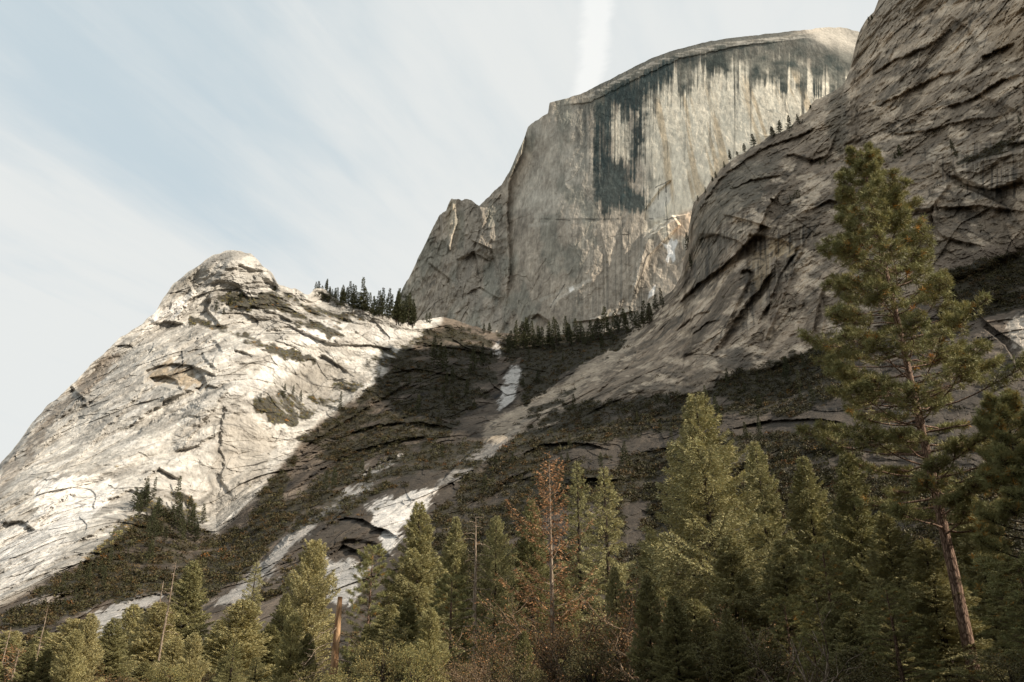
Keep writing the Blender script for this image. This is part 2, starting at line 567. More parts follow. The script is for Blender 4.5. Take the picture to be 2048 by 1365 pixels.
def edge(pts, amp, decay=30.0, w=1.6, wob=3.0, P=None, Q=None, nz=None):
    """a step in the rock along a line: the two sides part sharply at the line and merge again further off"""
    P = PXg if P is None else P; Q = PYg if Q is None else Q
    out = np.zeros(P.shape)
    xs = [p[0] for p in pts]; ys = [p[1] for p in pts]; m = decay * 3.2
    sel = (P > min(xs) - m) & (P < max(xs) + m) & (Q > min(ys) - m) & (Q < max(ys) + m)
    if not sel.any(): return out
    j = (WOB if nz is None else nz)[sel] * wob
    px, py = P[sel] + j, Q[sel] + j * .7
    d = np.full(px.shape, 1e18); sg = np.zeros(px.shape); al = np.zeros(px.shape)
    n = len(pts) - 1
    for i, ((x0, y0), (x1, y1)) in enumerate(zip(pts[:-1], pts[1:])):
        ex, ey = x1 - x0, y1 - y0
        t = ((px - x0) * ex + (py - y0) * ey) / (ex * ex + ey * ey + 1e-9)
        tc_ = np.clip(t, 0, 1)
        dd = (px - x0 - tc_ * ex) ** 2 + (py - y0 - tc_ * ey) ** 2
        cr = (ex * (py - y0) - ey * (px - x0)) / math.hypot(ex, ey)
        mk = dd < d
        d = np.where(mk, dd, d); sg = np.where(mk, cr, sg); al = np.where(mk, (i + t) / n, al)
    d = np.sqrt(d)
    side = np.clip(sg / w, -1, 1)
    ends = sstep(al, -.02, .18) * (1 - sstep(al, .82, 1.02))
    out[sel] = side * amp * np.exp(-d / decay) * ends
    return out


WOB = fbm(PXg / 11, PYg / 11, 333, 4, .6)


def feature(poly, depth, soft=3.0):
    """push a patch back (positive) into the rock"""
    global disp
    disp = disp + pmask(PXg, PYg, poly, soft) * depth


# hollows, roofs and flakes seen on the faces
m_arch = pmask(PXg, PYg, [(292, 742), (312, 735), (345, 728), (385, 732), (405, 748), (412, 768), (398, 782), (360, 772), (330, 768), (290, 766)], 3)
disp += m_arch * (10 + 6 * sstep(PYg, 735, 775))
m_arch2 = pmask(PXg, PYg, [(300, 756), (330, 752), (350, 760), (362, 780), (340, 774), (310, 768)], 2)
disp += m_arch2 * 9
# bulge above a roof, shading the smooth slab beneath it (lower left centre)
m_cave = pmask(PXg, PYg, [(640, 1110), (690, 1080), (745, 1085), (775, 1110), (755, 1140), (700, 1130), (650, 1150)], 5)
disp += m_cave * 9
# right cliff: diagonal corners and flakes
for pl, dd in (([(1500, 470), (1560, 480), (1600, 500), (1570, 540), (1520, 600), (1480, 660), (1440, 700), (1460, 640), (1500, 560), (1490, 500)], 14),
               ([(1540, 520), (1590, 490), (1610, 480), (1580, 560), (1545, 650), (1530, 680), (1540, 600)], -12),
               ([(1480, 545), (1505, 540), (1512, 560), (1495, 590), (1478, 580)], 8),
               ([(1610, 600), (1640, 590), (1650, 640), (1640, 690), (1620, 700)], -9),
               ([(1400, 470), (1440, 470), (1420, 520), (1380, 560), (1370, 540)], 12),
               ([(1920, 170), (2010, 130), (2048, 140), (2048, 230), (1980, 200)], -10),
               ([(1960, 320), (2048, 300), (2048, 360), (1980, 380), (1900, 350)], -14),
               ([(1780, 330), (1870, 320), (1900, 370), (1860, 420), (1800, 420), (1770, 380)], -16)):
    feature(pl, dd, 4)
# ledges (a shelf under each)
for pts, wd, dd in (([(1560, 330), (1700, 330), (1800, 315), (1900, 320), (2048, 290)], 7, 7),
                    ([(430, 600), (520, 610), (600, 640), (700, 650), (780, 670)], 7, 8),
                    ([(380, 650), (470, 668), (560, 700), (650, 722)], 6, 9)):
    dl = line_d(PXg, PYg, pts)
    below = PYg - np.interp(PXg, [p[0] for p in pts], [p[1] for p in pts])
    rng = sstep(PXg, pts[0][0], pts[0][0] + 110) * (1 - sstep(PXg, pts[-1][0] - 90, pts[-1][0] + 40))
    disp += rng * dd * (sstep(-below, -wd, wd)) - rng * dd * sstep(-below, 3 * wd, 14 * wd)

# folds, roofs and slab edges. with the line drawn left to right, a positive amount pulls the rock above it forward over the rock below
EDGES = [
    ([(1608, 337), (1650, 332), (1707, 326)], -7, 30), ([(1690, 120), (1684, 200), (1682, 260), (1690, 330)], 12, 40),
    ([(1717, 137), (1770, 95), (1833, 41), (1861, 20)], -10, 40), ([(1960, 116), (1988, 103), (2028, 85)], 14, 14),
    ([(1850, 310), (1929, 298), (1991, 291), (2060, 274)], -14, 40), ([(1905, 322), (1909, 342), (1929, 369), (1981, 380), (2018, 369), (2060, 345)], 12, 26),
    ([(1770, 320), (1840, 315), (1881, 339), (1909, 369), (1964, 390), (2030, 425)], -13, 34), ([(1868, 370), (1866, 410), (1868, 450)], 8, 20),
    ([(1871, 417), (1960, 412), (2050, 424)], 8, 24), ([(1565, 405), (1608, 397), (1624, 383)], -9, 22),
    ([(1348, 612), (1392, 571), (1450, 530), (1512, 468), (1526, 444), (1543, 400), (1570, 380)], 20, 60),
    ([(1416, 718), (1450, 674), (1485, 619), (1519, 578), (1553, 530), (1550, 482)], 15, 26), ([(1512, 653), (1540, 605), (1553, 564), (1574, 530), (1601, 489)], 12, 20),
    ([(1519, 708), (1533, 667), (1553, 622), (1567, 585), (1587, 537), (1618, 496)], -12, 24), ([(1480, 548), (1492, 538), (1505, 544), (1511, 568)], 9, 14),
    ([(1622, 700), (1628, 653), (1639, 605), (1650, 560)], 11, 26), ([(1348, 665), (1389, 632), (1425, 620)], 9, 22), ([(1375, 676), (1413, 646), (1440, 640)], 8, 16),
    ([(1861, 420), (1871, 455), (1882, 472), (1916, 482), (1970, 494)], 9, 22), ([(1440, 428), (1495, 441), (1545, 458)], 12, 22), ([(1560, 318), (1587, 308), (1628, 321), (1656, 308), (1676, 262)], 12, 24),
    ([(1388, 440), (1440, 356), (1522, 298), (1590, 276), (1645, 248)], 12, 26), ([(1395, 480), (1430, 470), (1470, 480), (1500, 500)], 12, 18), ([(1400, 540), (1425, 500), (1445, 480)], -8, 20),
    ([(1730, 160), (1790, 120), (1850, 95), (1900, 60)], 9, 30), ([(1740, 220), (1800, 190), (1880, 150), (1930, 140)], 8, 26), ([(1880, 220), (1940, 200), (2000, 160), (2050, 150)], 11, 26),
    ([(1780, 270), (1850, 262), (1930, 240), (2000, 235)], 9, 22), ([(1700, 200), (1760, 215), (1800, 250)], -7, 24), ([(1900, 30), (1940, 60), (1960, 100)], 9, 26), ([(2000, 190), (2020, 230), (2010, 270)], 9, 20),
    ([(1620, 420), (1660, 400), (1700, 410)], 8, 22), ([(1460, 380), (1500, 360), (1560, 352)], 8, 20), ([(1700, 480), (1730, 520), (1735, 590)], 9, 30), ([(1880, 530), (1920, 600), (1990, 660), (2050, 700)], 9, 30),
    ([(1960, 650), (2010, 690), (2050, 760)], -9, 30), ([(1450, 860), (1540, 842), (1640, 838), (1700, 850)], 8, 20), ([(1300, 905), (1390, 880), (1450, 862)], 9, 20),
    # middle slope
    ([(860, 985), (940, 905), (1000, 862), (1100, 805), (1200, 735), (1285, 662)], -11, 44), ([(1008, 945), (1050, 905), (1084, 891), (1125, 886), (1178, 888), (1226, 902)], 13, 30),
    ([(1130, 962), (1186, 956), (1240, 960)], 16, 18), ([(1105, 998), (1152, 966)], 10, 18), ([(630, 1075), (655, 1050), (690, 1036), (725, 1039), (748, 1054), (774, 1061), (800, 1080)], 11, 22),
    ([(650, 1118), (688, 1091), (725, 1107), (740, 1126)], 9, 16), ([(500, 1150), (540, 1105), (580, 1070), (640, 1035), (700, 1000), (765, 955)], -10, 30), ([(640, 1010), (700, 965), (760, 925), (815, 905)], 9, 26),
    ([(600, 900), (660, 862), (740, 812), (840, 752)], 10, 34), ([(560, 1000), (640, 940), (720, 900), (800, 878), (890, 868)], 9, 30), ([(690, 870), (760, 850), (840, 845), (930, 862)], 10, 24), ([(760, 750), (830, 738), (900, 750), (960, 770)], 8, 22),
    ([(800, 705), (860, 690), (930, 700), (990, 712)], 8, 18), ([(985, 760), (1020, 735), (1060, 738), (1100, 745)], 9, 16), ([(950, 800), (1000, 770), (1045, 768)], 9, 16), ([(960, 1010), (1010, 960), (1060, 940)], 9, 26),
    ([(1040, 830), (1120, 790), (1200, 760), (1290, 740)], -6, 30), ([(1180, 800), (1240, 745), (1310, 690)], 6, 20), ([(1110, 860), (1190, 820), (1260, 790)], 6, 20), ([(1240, 790), (1300, 735), (1340, 700)], -6, 18),
    ([(240, 1210), (300, 1188), (350, 1190)], 9, 14), ([(0, 1262), (60, 1225), (130, 1190), (200, 1160)], 6, 22), ([(600, 1050), (560, 1090), (520, 1140)], 9, 20),
    # pale peak
    ([(369, 647), (441, 665), (513, 686), (547, 700), (633, 717), (680, 735)], -15, 30), ([(470, 580), (534, 583), (595, 600), (650, 628), (705, 664)], -10, 26), ([(421, 585), (414, 621), (445, 658)], 10, 24),
    ([(300, 650), (335, 643), (372, 650)], 8, 18), ([(404, 529), (376, 563), (390, 585), (362, 628), (352, 648)], -12, 26), ([(407, 686), (431, 683), (445, 708)], 8, 12), ([(405, 704), (414, 724), (432, 738)], 8, 12),
    ([(382, 735), (405, 740), (432, 752)], 9, 14), ([(386, 780), (405, 771), (430, 774), (450, 766)], 10, 14), ([(465, 700), (485, 704), (506, 713)], 11, 10), ([(240, 868), (308, 819), (345, 795), (395, 776)], 7, 26),
    ([(250, 885), (308, 843), (369, 819), (430, 783)], -7, 22), ([(360, 905), (404, 847), (438, 806), (458, 775)], 9, 22), ([(439, 905), (443, 870), (445, 836), (460, 808)], -4, 30), ([(140, 770), (155, 788), (172, 801)], 9, 18),
    ([(500, 800), (534, 778), (578, 782), (635, 812)], -9, 26), ([(600, 722), (650, 713), (705, 752)], 10, 22), ([(85, 950), (166, 940), (240, 962)], -7, 22), ([(70, 1052), (113, 1008), (155, 985)], 8, 24), ([(283, 970), (317, 937), (366, 965)], 9, 20),
    ([(350, 905), (396, 891), (450, 858)], 8, 20), ([(0, 1050), (45, 1044), (72, 1064)], 8, 16), ([(430, 880), (450, 920), (440, 960), (470, 1000)], 4, 30), ([(100, 860), (160, 800), (215, 735)], 6, 20), ([(60, 930), (130, 850), (190, 790)], 6, 22), ([(150, 930), (220, 850), (300, 770)], 5, 22),
    ([(460, 620), (500, 612), (560, 630), (600, 655)], 9, 14), ([(520, 660), (580, 655), (640, 680), (700, 700)], 9, 16), ([(450, 545), (480, 530), (520, 545)], 8, 16), ([(500, 560), (530, 545), (556, 575)], -8, 16), ([(430, 560), (470, 570), (500, 600)], 8, 16),
    ([(620, 600), (640, 584), (670, 600), (700, 615)], 8, 14), ([(680, 690), (740, 690), (790, 700)], 9, 16), ([(200, 1010), (260, 980), (310, 1000)], 7, 18), ([(150, 1090), (200, 1060), (250, 1040)], 7, 16)]
for pts, amp, dec in EDGES:
    pk = max(p[0] for p in pts) < 710 and EDGES.index((pts, amp, dec)) > 50
    disp += edge(pts, amp * (.58 if pk else .72), dec, 2.6 if pk else 1.6, 6.0 if pk else 3.5)
edge_fade = 1 - 0.6 * sstep(tt, 0.97, 1.0)[:, None]
D = D0 + disp * edge_fade
Xf = ra * D; Zf = CZ + rb * D

# ---- colour of the rock
n_lo = fbm(U / 90, V / 90, 61, 4)
n_md = fbm(U / 22, V / 30, 62, 4)
stre = fbm(U / 3.2 - V / 60, V / 70, 63, 3)                 # water streaks down the fall line
stre2 = fbm(U / 9 - V / 14, V / 34 + U / 50, 64, 5, .65)
stre_r = fbm(U / 9 + V / 60, V / 32, 67, 5, .65)
fall = fbm((PXg * .65 + PYg * .76) / 6.0, (PYg * .65 - PXg * .76) / 36, 65, 4, .65)
fall2 = fbm((PXg * .65 + PYg * .76) / 16.0, (PYg * .65 - PXg * .76) / 70, 66, 4, .6)
gran = np.array([0.41, 0.385, 0.345]); brown = np.array([0.082, 0.064, 0.048]); ochre = np.array([0.42, 0.32, 0.20]); dark = np.array([0.045, 0.042, 0.036])
white = np.array([0.62, 0.59, 0.55]); grey = np.array([0.26, 0.25, 0.225]); veg = np.array([0.028, 0.024, 0.013])
C = np.empty(U.shape + (3,))
base_r = 0.26 + 0.07 * n_lo + 0.05 * n_md
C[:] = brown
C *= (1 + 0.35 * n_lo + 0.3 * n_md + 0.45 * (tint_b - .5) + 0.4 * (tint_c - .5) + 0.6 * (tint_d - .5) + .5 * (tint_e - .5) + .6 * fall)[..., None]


def lay(color, m):
    global C
    m = np.clip(m, 0, 1)[..., None]
    C = C * (1 - m) + np.asarray(color) * m


# right cliff a little paler, more so to the top right
upr = w_right * np.clip(0.35 + 0.4 * sstep(-PYg, -700, -100), 0, 1)
lay(np.array([0.47, 0.375, 0.275]), upr * (0.85 + 0.4 * n_lo))
C *= (1 + w_right * (0.5 * (tint_d - .5) + .5 * (tint_e - .5) + .35 * (tint_b - .5)))[..., None]
lay(np.array([0.62, 0.51, 0.385]), w_right * sstep(stre_r + 0.7 * n_md + .6 * (tint_f - .5), 0.1, 0.5) * 0.7)
lay(dark * 1.4, w_right * sstep(-stre_r + 0.6 * n_lo + .5 * (tint_f - .5), 0.2, 0.6) * 0.5)
lcol = gran[None, None] * (1 + 0.14 * n_lo + 0.12 * n_md + 0.18 * (tint_b - .5) + 0.22 * (tint_c - .5) + .25 * (tint_d - .5) + .3 * (tint_e - .5))[..., None]
C = C * (1 - w_left[..., None]) + lcol * w_left[..., None]
lay(np.array([0.22, 0.2, 0.175]), w_left * sstep(stre2 + .4 * n_md, -0.05, 0.35) * 0.65)
lay(white, w_left * sstep(-stre2 + 0.3 * n_lo, 0.2, 0.6) * 0.5)

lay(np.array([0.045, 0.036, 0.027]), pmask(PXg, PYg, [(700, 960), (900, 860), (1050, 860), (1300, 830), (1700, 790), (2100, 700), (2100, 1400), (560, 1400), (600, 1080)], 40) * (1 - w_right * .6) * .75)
J = fbm(PXg / 16, PYg / 16, 71, 4) * 14
Js = (fall * .6 + fall2) * 26
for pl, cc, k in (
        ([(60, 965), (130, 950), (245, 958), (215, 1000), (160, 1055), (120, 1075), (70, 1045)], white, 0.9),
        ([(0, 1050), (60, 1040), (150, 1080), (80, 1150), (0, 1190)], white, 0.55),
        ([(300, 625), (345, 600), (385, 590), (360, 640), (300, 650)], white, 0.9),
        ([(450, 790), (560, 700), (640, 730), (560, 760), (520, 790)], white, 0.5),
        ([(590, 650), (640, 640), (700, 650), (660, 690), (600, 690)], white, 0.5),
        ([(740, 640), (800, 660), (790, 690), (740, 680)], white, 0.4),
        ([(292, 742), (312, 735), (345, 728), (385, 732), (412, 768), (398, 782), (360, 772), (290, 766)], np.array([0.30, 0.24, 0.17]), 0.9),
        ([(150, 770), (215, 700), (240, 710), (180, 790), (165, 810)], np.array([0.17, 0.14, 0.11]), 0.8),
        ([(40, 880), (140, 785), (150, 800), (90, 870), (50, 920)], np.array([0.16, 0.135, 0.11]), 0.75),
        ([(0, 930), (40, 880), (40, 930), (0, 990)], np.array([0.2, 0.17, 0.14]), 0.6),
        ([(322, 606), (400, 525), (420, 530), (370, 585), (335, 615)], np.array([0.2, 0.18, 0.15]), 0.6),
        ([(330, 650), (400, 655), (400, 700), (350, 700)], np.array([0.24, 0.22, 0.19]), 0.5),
        ([(440, 840), (480, 820), (560, 880), (520, 960), (450, 1040), (400, 1030), (430, 920)], np.array([0.30, 0.27, 0.23]), 0.7),  # greyer right flank of the peak: its shade laid into the rock colour
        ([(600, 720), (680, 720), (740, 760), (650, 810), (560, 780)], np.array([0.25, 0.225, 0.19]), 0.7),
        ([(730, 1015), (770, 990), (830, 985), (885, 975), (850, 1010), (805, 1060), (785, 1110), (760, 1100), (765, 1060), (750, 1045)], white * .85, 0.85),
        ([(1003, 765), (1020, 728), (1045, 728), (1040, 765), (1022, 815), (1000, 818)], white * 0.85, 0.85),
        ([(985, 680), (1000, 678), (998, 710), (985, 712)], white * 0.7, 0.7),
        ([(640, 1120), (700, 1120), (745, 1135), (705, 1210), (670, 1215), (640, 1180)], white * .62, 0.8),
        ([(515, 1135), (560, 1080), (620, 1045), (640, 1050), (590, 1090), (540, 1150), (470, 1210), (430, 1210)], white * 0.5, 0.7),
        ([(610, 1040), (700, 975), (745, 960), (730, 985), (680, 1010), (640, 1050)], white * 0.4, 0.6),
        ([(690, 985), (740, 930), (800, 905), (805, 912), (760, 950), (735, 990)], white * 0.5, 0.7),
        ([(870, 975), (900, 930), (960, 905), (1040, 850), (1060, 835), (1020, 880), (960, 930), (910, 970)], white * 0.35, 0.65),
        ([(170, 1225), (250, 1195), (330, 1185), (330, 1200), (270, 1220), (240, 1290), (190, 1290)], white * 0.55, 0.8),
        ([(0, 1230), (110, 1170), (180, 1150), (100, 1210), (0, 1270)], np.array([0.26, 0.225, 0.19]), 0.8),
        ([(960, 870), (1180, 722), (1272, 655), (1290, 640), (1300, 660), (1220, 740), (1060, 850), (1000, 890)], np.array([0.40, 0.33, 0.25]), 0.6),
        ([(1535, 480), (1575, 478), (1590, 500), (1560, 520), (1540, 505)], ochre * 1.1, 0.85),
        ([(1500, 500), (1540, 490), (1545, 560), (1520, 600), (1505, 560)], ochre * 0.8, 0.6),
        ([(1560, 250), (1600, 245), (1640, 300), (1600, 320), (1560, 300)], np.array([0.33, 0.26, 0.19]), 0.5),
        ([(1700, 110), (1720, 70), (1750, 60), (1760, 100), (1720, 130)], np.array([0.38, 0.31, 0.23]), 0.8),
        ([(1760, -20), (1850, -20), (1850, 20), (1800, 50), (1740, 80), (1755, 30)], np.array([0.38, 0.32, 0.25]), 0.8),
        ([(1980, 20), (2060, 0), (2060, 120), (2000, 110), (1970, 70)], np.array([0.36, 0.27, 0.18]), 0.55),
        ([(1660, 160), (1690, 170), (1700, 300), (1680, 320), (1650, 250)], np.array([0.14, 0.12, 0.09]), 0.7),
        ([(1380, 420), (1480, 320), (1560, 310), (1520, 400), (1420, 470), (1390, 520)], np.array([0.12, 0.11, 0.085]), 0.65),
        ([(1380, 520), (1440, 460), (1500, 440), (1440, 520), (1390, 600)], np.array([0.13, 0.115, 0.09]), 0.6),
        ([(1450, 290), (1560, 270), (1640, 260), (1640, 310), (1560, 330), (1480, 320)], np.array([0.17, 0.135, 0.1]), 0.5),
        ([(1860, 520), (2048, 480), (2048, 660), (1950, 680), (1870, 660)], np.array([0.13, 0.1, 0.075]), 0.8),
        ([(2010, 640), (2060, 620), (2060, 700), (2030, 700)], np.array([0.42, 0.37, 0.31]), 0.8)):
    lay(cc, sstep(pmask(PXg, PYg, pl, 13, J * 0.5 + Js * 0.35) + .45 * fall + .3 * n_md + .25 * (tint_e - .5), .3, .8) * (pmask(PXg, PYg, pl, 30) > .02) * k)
lay(dark * .8, crk * (0.75 - 0.15 * w_left))
# thin black water streaks below ledges on the right cliff
hang = pmask(PXg, PYg, [(1840, 300), (2060, 270), (2060, 400), (1960, 400), (1860, 350)], 15) + pmask(PXg, PYg, [(1500, 480), (1600, 440), (1640, 440), (1580, 560), (1480, 680)], 15) + 0.8 * pmask(PXg, PYg, [(1400, 440), (1520, 420), (1440, 560), (1380, 560)], 15)
vst = fbm(PXg / 4.5, PYg / 60, 81, 3)
lay(dark, hang * sstep(vst, 0.15, 0.45) * 0.75)
lay(np.array([0.42, 0.36, 0.28]), hang * sstep(-vst, 0.15, 0.45) * 0.5)

# ---- where plants grow
VEG = [([(0, 1320), (0, 1240), (80, 1178), (170, 1122), (250, 1045), (300, 990), (380, 985), (410, 1030), (425, 1075), (370, 1180), (300, 1190), (210, 1205), (120, 1245), (60, 1300)], 0.6),
       ([(420, 1070), (500, 1050), (520, 985), (575, 915), (600, 900), (560, 1000), (640, 960), (700, 900), (760, 900), (700, 960), (620, 1020), (560, 1070), (500, 1140), (400, 1210), (330, 1170)], 0.85),
       ([(600, 880), (700, 805), (800, 722), (860, 690), (960, 680), (1000, 700), (985, 770), (960, 800), (900, 850), (850, 900), (760, 920), (700, 960)], 0.68),
       ([(800, 690), (870, 650), (960, 665), (1000, 700), (985, 770), (920, 760), (850, 750), (790, 730)], 0.65),
       ([(1000, 672), (1060, 668), (1262, 657), (1290, 640), (1240, 690), (1150, 740), (1090, 780), (1050, 810), (1045, 760), (1040, 720), (1005, 720)], 1.0),
       ([(1010, 860), (1060, 815), (1100, 790), (1150, 775), (1130, 810), (1060, 850)], 0.6),
       ([(900, 1010), (960, 940), (1060, 850), (1150, 810), (1300, 790), (1400, 790), (1480, 740), (1600, 700), (1700, 690), (1700, 780), (1600, 830), (1450, 830), (1420, 870), (1300, 870), (1150, 890), (1050, 950), (980, 1010)], 0.85),
       ([(1900, 545), (2060, 500), (2060, 620), (1960, 640), (1900, 680), (1870, 640)], 0.7),
       ([(760, 1200), (880, 1010), (980, 1000), (1060, 960), (1100, 1010), (1000, 1090), (1000, 1250), (760, 1260)], 0.8),
       ([(1250, 1120), (1300, 1000), (1400, 900), (1500, 950), (2048, 950), (2048, 1300), (1250, 1300)], 0.75),
       ([(1030, 900), (1090, 925), (1180, 925), (1300, 900), (1420, 880), (1720, 850), (1720, 960), (1250, 1010), (1280, 1250), (980, 1250), (980, 1010)], 0.62),
       ([(600, 1000), (700, 940), (860, 900), (960, 880), (960, 960), (880, 970), (780, 985), (700, 1030), (620, 1060), (570, 1080)], 0.6),
       ([(580, 1120), (640, 1110), (650, 1150), (560, 1200), (500, 1200)], 0.5),
       ([(700, 860), (800, 830), (960, 800), (900, 870), (780, 920), (700, 920)], 0.8),
       ([(510, 800), (560, 775), (640, 800), (650, 830), (580, 850), (510, 825)], 0.8),
       ([(630, 790), (760, 700), (800, 690), (800, 720), (700, 800), (640, 830)], 0.35),
       ([(380, 640), (420, 645), (500, 668), (570, 695), (650, 715), (650, 730), (560, 712), (470, 680)], 0.9),
       ([(430, 585), (560, 590), (640, 610), (740, 640), (740, 650), (600, 640), (520, 620), (440, 610)], 0.68),
       ([(560, 640), (640, 640), (700, 665), (690, 680), (600, 660)], 0.6),
       ([(1690, 325), (1790, 312), (1850, 318), (1850, 330), (1700, 336)], 0.5),
       ([(1880, 325), (1960, 300), (2048, 280), (2048, 300), (1950, 325)], 0.5),
       ([(1560, 400), (1600, 385), (1620, 395), (1570, 415)], 0.6),
       ([(1380, 440), (1480, 300), (1600, 240), (1620, 250), (1500, 320), (1400, 460)], 0.18),
       ([(1390, 470), (1500, 450), (1500, 480), (1400, 500)], 0.3)]
dens = np.zeros_like(U)
for pl, k in VEG:
    dens = np.maximum(dens, pmask(PXg, PYg, pl, 9, J) * k)
patch = fbm(U / 34, V / 22, 73, 6, .62) * 1.25
dens2 = np.clip(dens * (1.05) + patch * (0.9 * np.clip(dens * 3, 0, 1)) - 0.08, 0, 1)
dens2 = sstep(dens2, 0.18, 0.6)
dens2 = np.clip(dens2 + 0.04 * (patch > 0.35) * (1 - w_left * 0.8), 0, 1)
lay(veg, dens2 * 0.92)
C = np.clip(C, 0.01, 0.8)


def grid_faces(nr, nc, off=0):
    i = np.arange(nr - 1)[:, None] * nc + np.arange(nc - 1)[None]
    return np.stack([i, i + 1, i + nc + 1, i + nc], -1).reshape(-1, 4) + off


# back of the mountain: from the skyline it rolls over and falls away behind
BK = [(4, 0.5), (12, 0.0), (30, -4), (60, -14), (110, -40), (180, -95), (280, -190), (420, -340), (600, -560)]
PT = np.stack([Xf[-1], D[-1], Zf[-1]], -1)
back = []
for d_, dz in BK:
    q = PT.copy()
    q[:, 1] += d_
    q[:, 0] *= (1 + 0.3 * d_ / 1000)
    q[:, 2] = np.maximum(q[:, 2] + dz + fbm(q[:, 0] / 40, q[:, 0] * 0 + d_ / 40, 77, 3) * min(8, d_ * .15), -30)
    back.append(q)
allP = np.concatenate([np.stack([Xf, D, Zf], -1), np.array(back)], 0)
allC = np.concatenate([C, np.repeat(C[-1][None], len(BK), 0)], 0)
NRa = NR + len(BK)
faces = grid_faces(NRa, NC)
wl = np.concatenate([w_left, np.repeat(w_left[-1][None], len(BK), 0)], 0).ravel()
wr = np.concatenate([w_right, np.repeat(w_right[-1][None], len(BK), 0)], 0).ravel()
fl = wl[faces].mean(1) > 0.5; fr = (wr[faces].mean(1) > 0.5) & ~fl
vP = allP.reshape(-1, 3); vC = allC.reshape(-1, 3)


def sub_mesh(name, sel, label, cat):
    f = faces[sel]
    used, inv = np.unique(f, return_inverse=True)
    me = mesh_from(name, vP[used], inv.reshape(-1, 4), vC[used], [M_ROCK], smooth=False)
    o = link(name, me)
    return tag(o, label, cat, kind='structure')


sub_mesh('granite_peak', fl, 'pale sunlit granite peak with a rounded top at the left of the valley', 'rock peak')
sub_mesh('right_cliff', fr, 'brown streaked granite cliff rising out of the top right corner', 'cliff')
sub_mesh('mountainside', ~fl & ~fr, 'dark brush covered rocky slope below the big dome', 'mountainside')

# valley floor: one sheet
gxs = np.linspace(-4000, 4000, 161); gys = np.linspace(-1500, 5000, 131)
GXX, GYY = np.meshgrid(gxs, gys)
gz = fbm(GXX / 60, GYY / 60, 9, 4) * 0.6 - 0.4 - 3.0 * sstep(GYY, 150, 300)
gm = mesh_from('valley_floor', np.stack([GXX, GYY, gz], -1).reshape(-1, 3), grid_faces(131, 161),
               np.full((131 * 161, 3), (0.055, 0.045, 0.026)), [M_ROCK], True)
tag(link('valley_floor', gm), kind='structure')


def surf(px, py):
    c = int(round((px - PX0) / (PX1 - PX0) * (NC - 1)))
    rr = int(np.clip(np.searchsorted(-PYg[:, c], -py), 0, NR - 1))
    return Vector((Xf[rr, c], D[rr, c], Zf[rr, c]))


# ---------------------------------------------------------------- the great dome behind
DT = [(740, 720), (770, 655), (800, 585), (822, 545), (842, 505), (868, 452), (878, 428), (892, 418), (903, 395), (925, 398), (945, 402), (958, 412), (972, 400), (985, 385), (1003, 372),
      (1020, 345), (1038, 300), (1050, 272), (1056, 255), (1070, 243), (1096, 226), (1099, 206), (1130, 198), (1162, 188), (1205, 166), (1250, 144), (1300, 118), (1350, 100), (1400, 88),
      (1450, 77), (1500, 72), (1550, 67), (1600, 61), (1640, 56), (1680, 55), (1715, 62), (1760, 85), (1850, 150)]
dX = np.array([p[0] for p in DT], float); dY = np.array([p[1] for p in DT], float)
NC2, NR2 = 900, 620
cp2 = np.linspace(742, 1848, NC2)
tp2 = np.interp(cp2, dX, dY) + fbm(cp2 / 18, cp2 * 0, 55, 5, 0.6) * np.interp(cp2, [740, 1000, 1060, 1200, 1800], [7, 7, 4, 2.0, 2.0])
P2 = np.repeat(cp2[None], NR2, 0)
Q2 = 735 + (np.minimum(tp2, 730)[None] - 735) * np.linspace(0, 1, NR2)[:, None]
d2 = tps([(760, 700, 1560), (800, 600, 1580), (900, 420, 1560), (900, 650, 1510), (1010, 380, 1530), (1010, 650, 1450), (1100, 210, 1500), (1100, 450, 1440), (1150, 660, 1360),
          (1300, 120, 1440), (1300, 400, 1370), (1300, 650, 1300), (1450, 80, 1390), (1450, 300, 1320), (1500, 500, 1250), (1640, 57, 1340), (1640, 200, 1270), (1800, 60, 1290), (1800, 300, 1200), (1800, 700, 1150)])
B2 = d2(P2, Q2)
a2, b2 = ray(P2, Q2)
U2 = a2 * B2; V2 = CZ + b2 * B2
dp = np.zeros_like(U2)
for (cell, an_, ani, amp, s_) in ((170, 1.45, 2.2, 13, 501), (60, 1.35, 3.0, 4.5, 502), (24, 1.2, 2.5, 2.2, 503), (9, 1.4, 2.2, 1.1, 504)):
    h, tn = facets(U2, V2, cell, an_, ani, s_)
    if cell == 60: tb2 = tn
    if cell == 24: tc2 = tn
    dp += h * amp
h, tn = slabs(U2, V2, 34, 1.3, 2.5, 511, .7); dp += h * 1.3
h, tn = slabs(U2, V2, 12, 1.3, 2.5, 512, .7); dp += h * 0.9
leftpart = 1 - sstep(P2 + fbm(V2 / 50, U2 * 0, 7, 4) * 14, 1000, 1030)
rough2 = 0.75 + 1.8 * leftpart + 0.9 * sstep(Q2, 430, 600) * (1 - sstep(P2, 1250, 1350)) - .42 * sstep(P2, 1160, 1260) * (1 - sstep(Q2, 400, 520))
dp *= rough2
dp += fbm(U2 / 14, V2 / 22, 560, 4, 0.6) * 1.8 * rough2
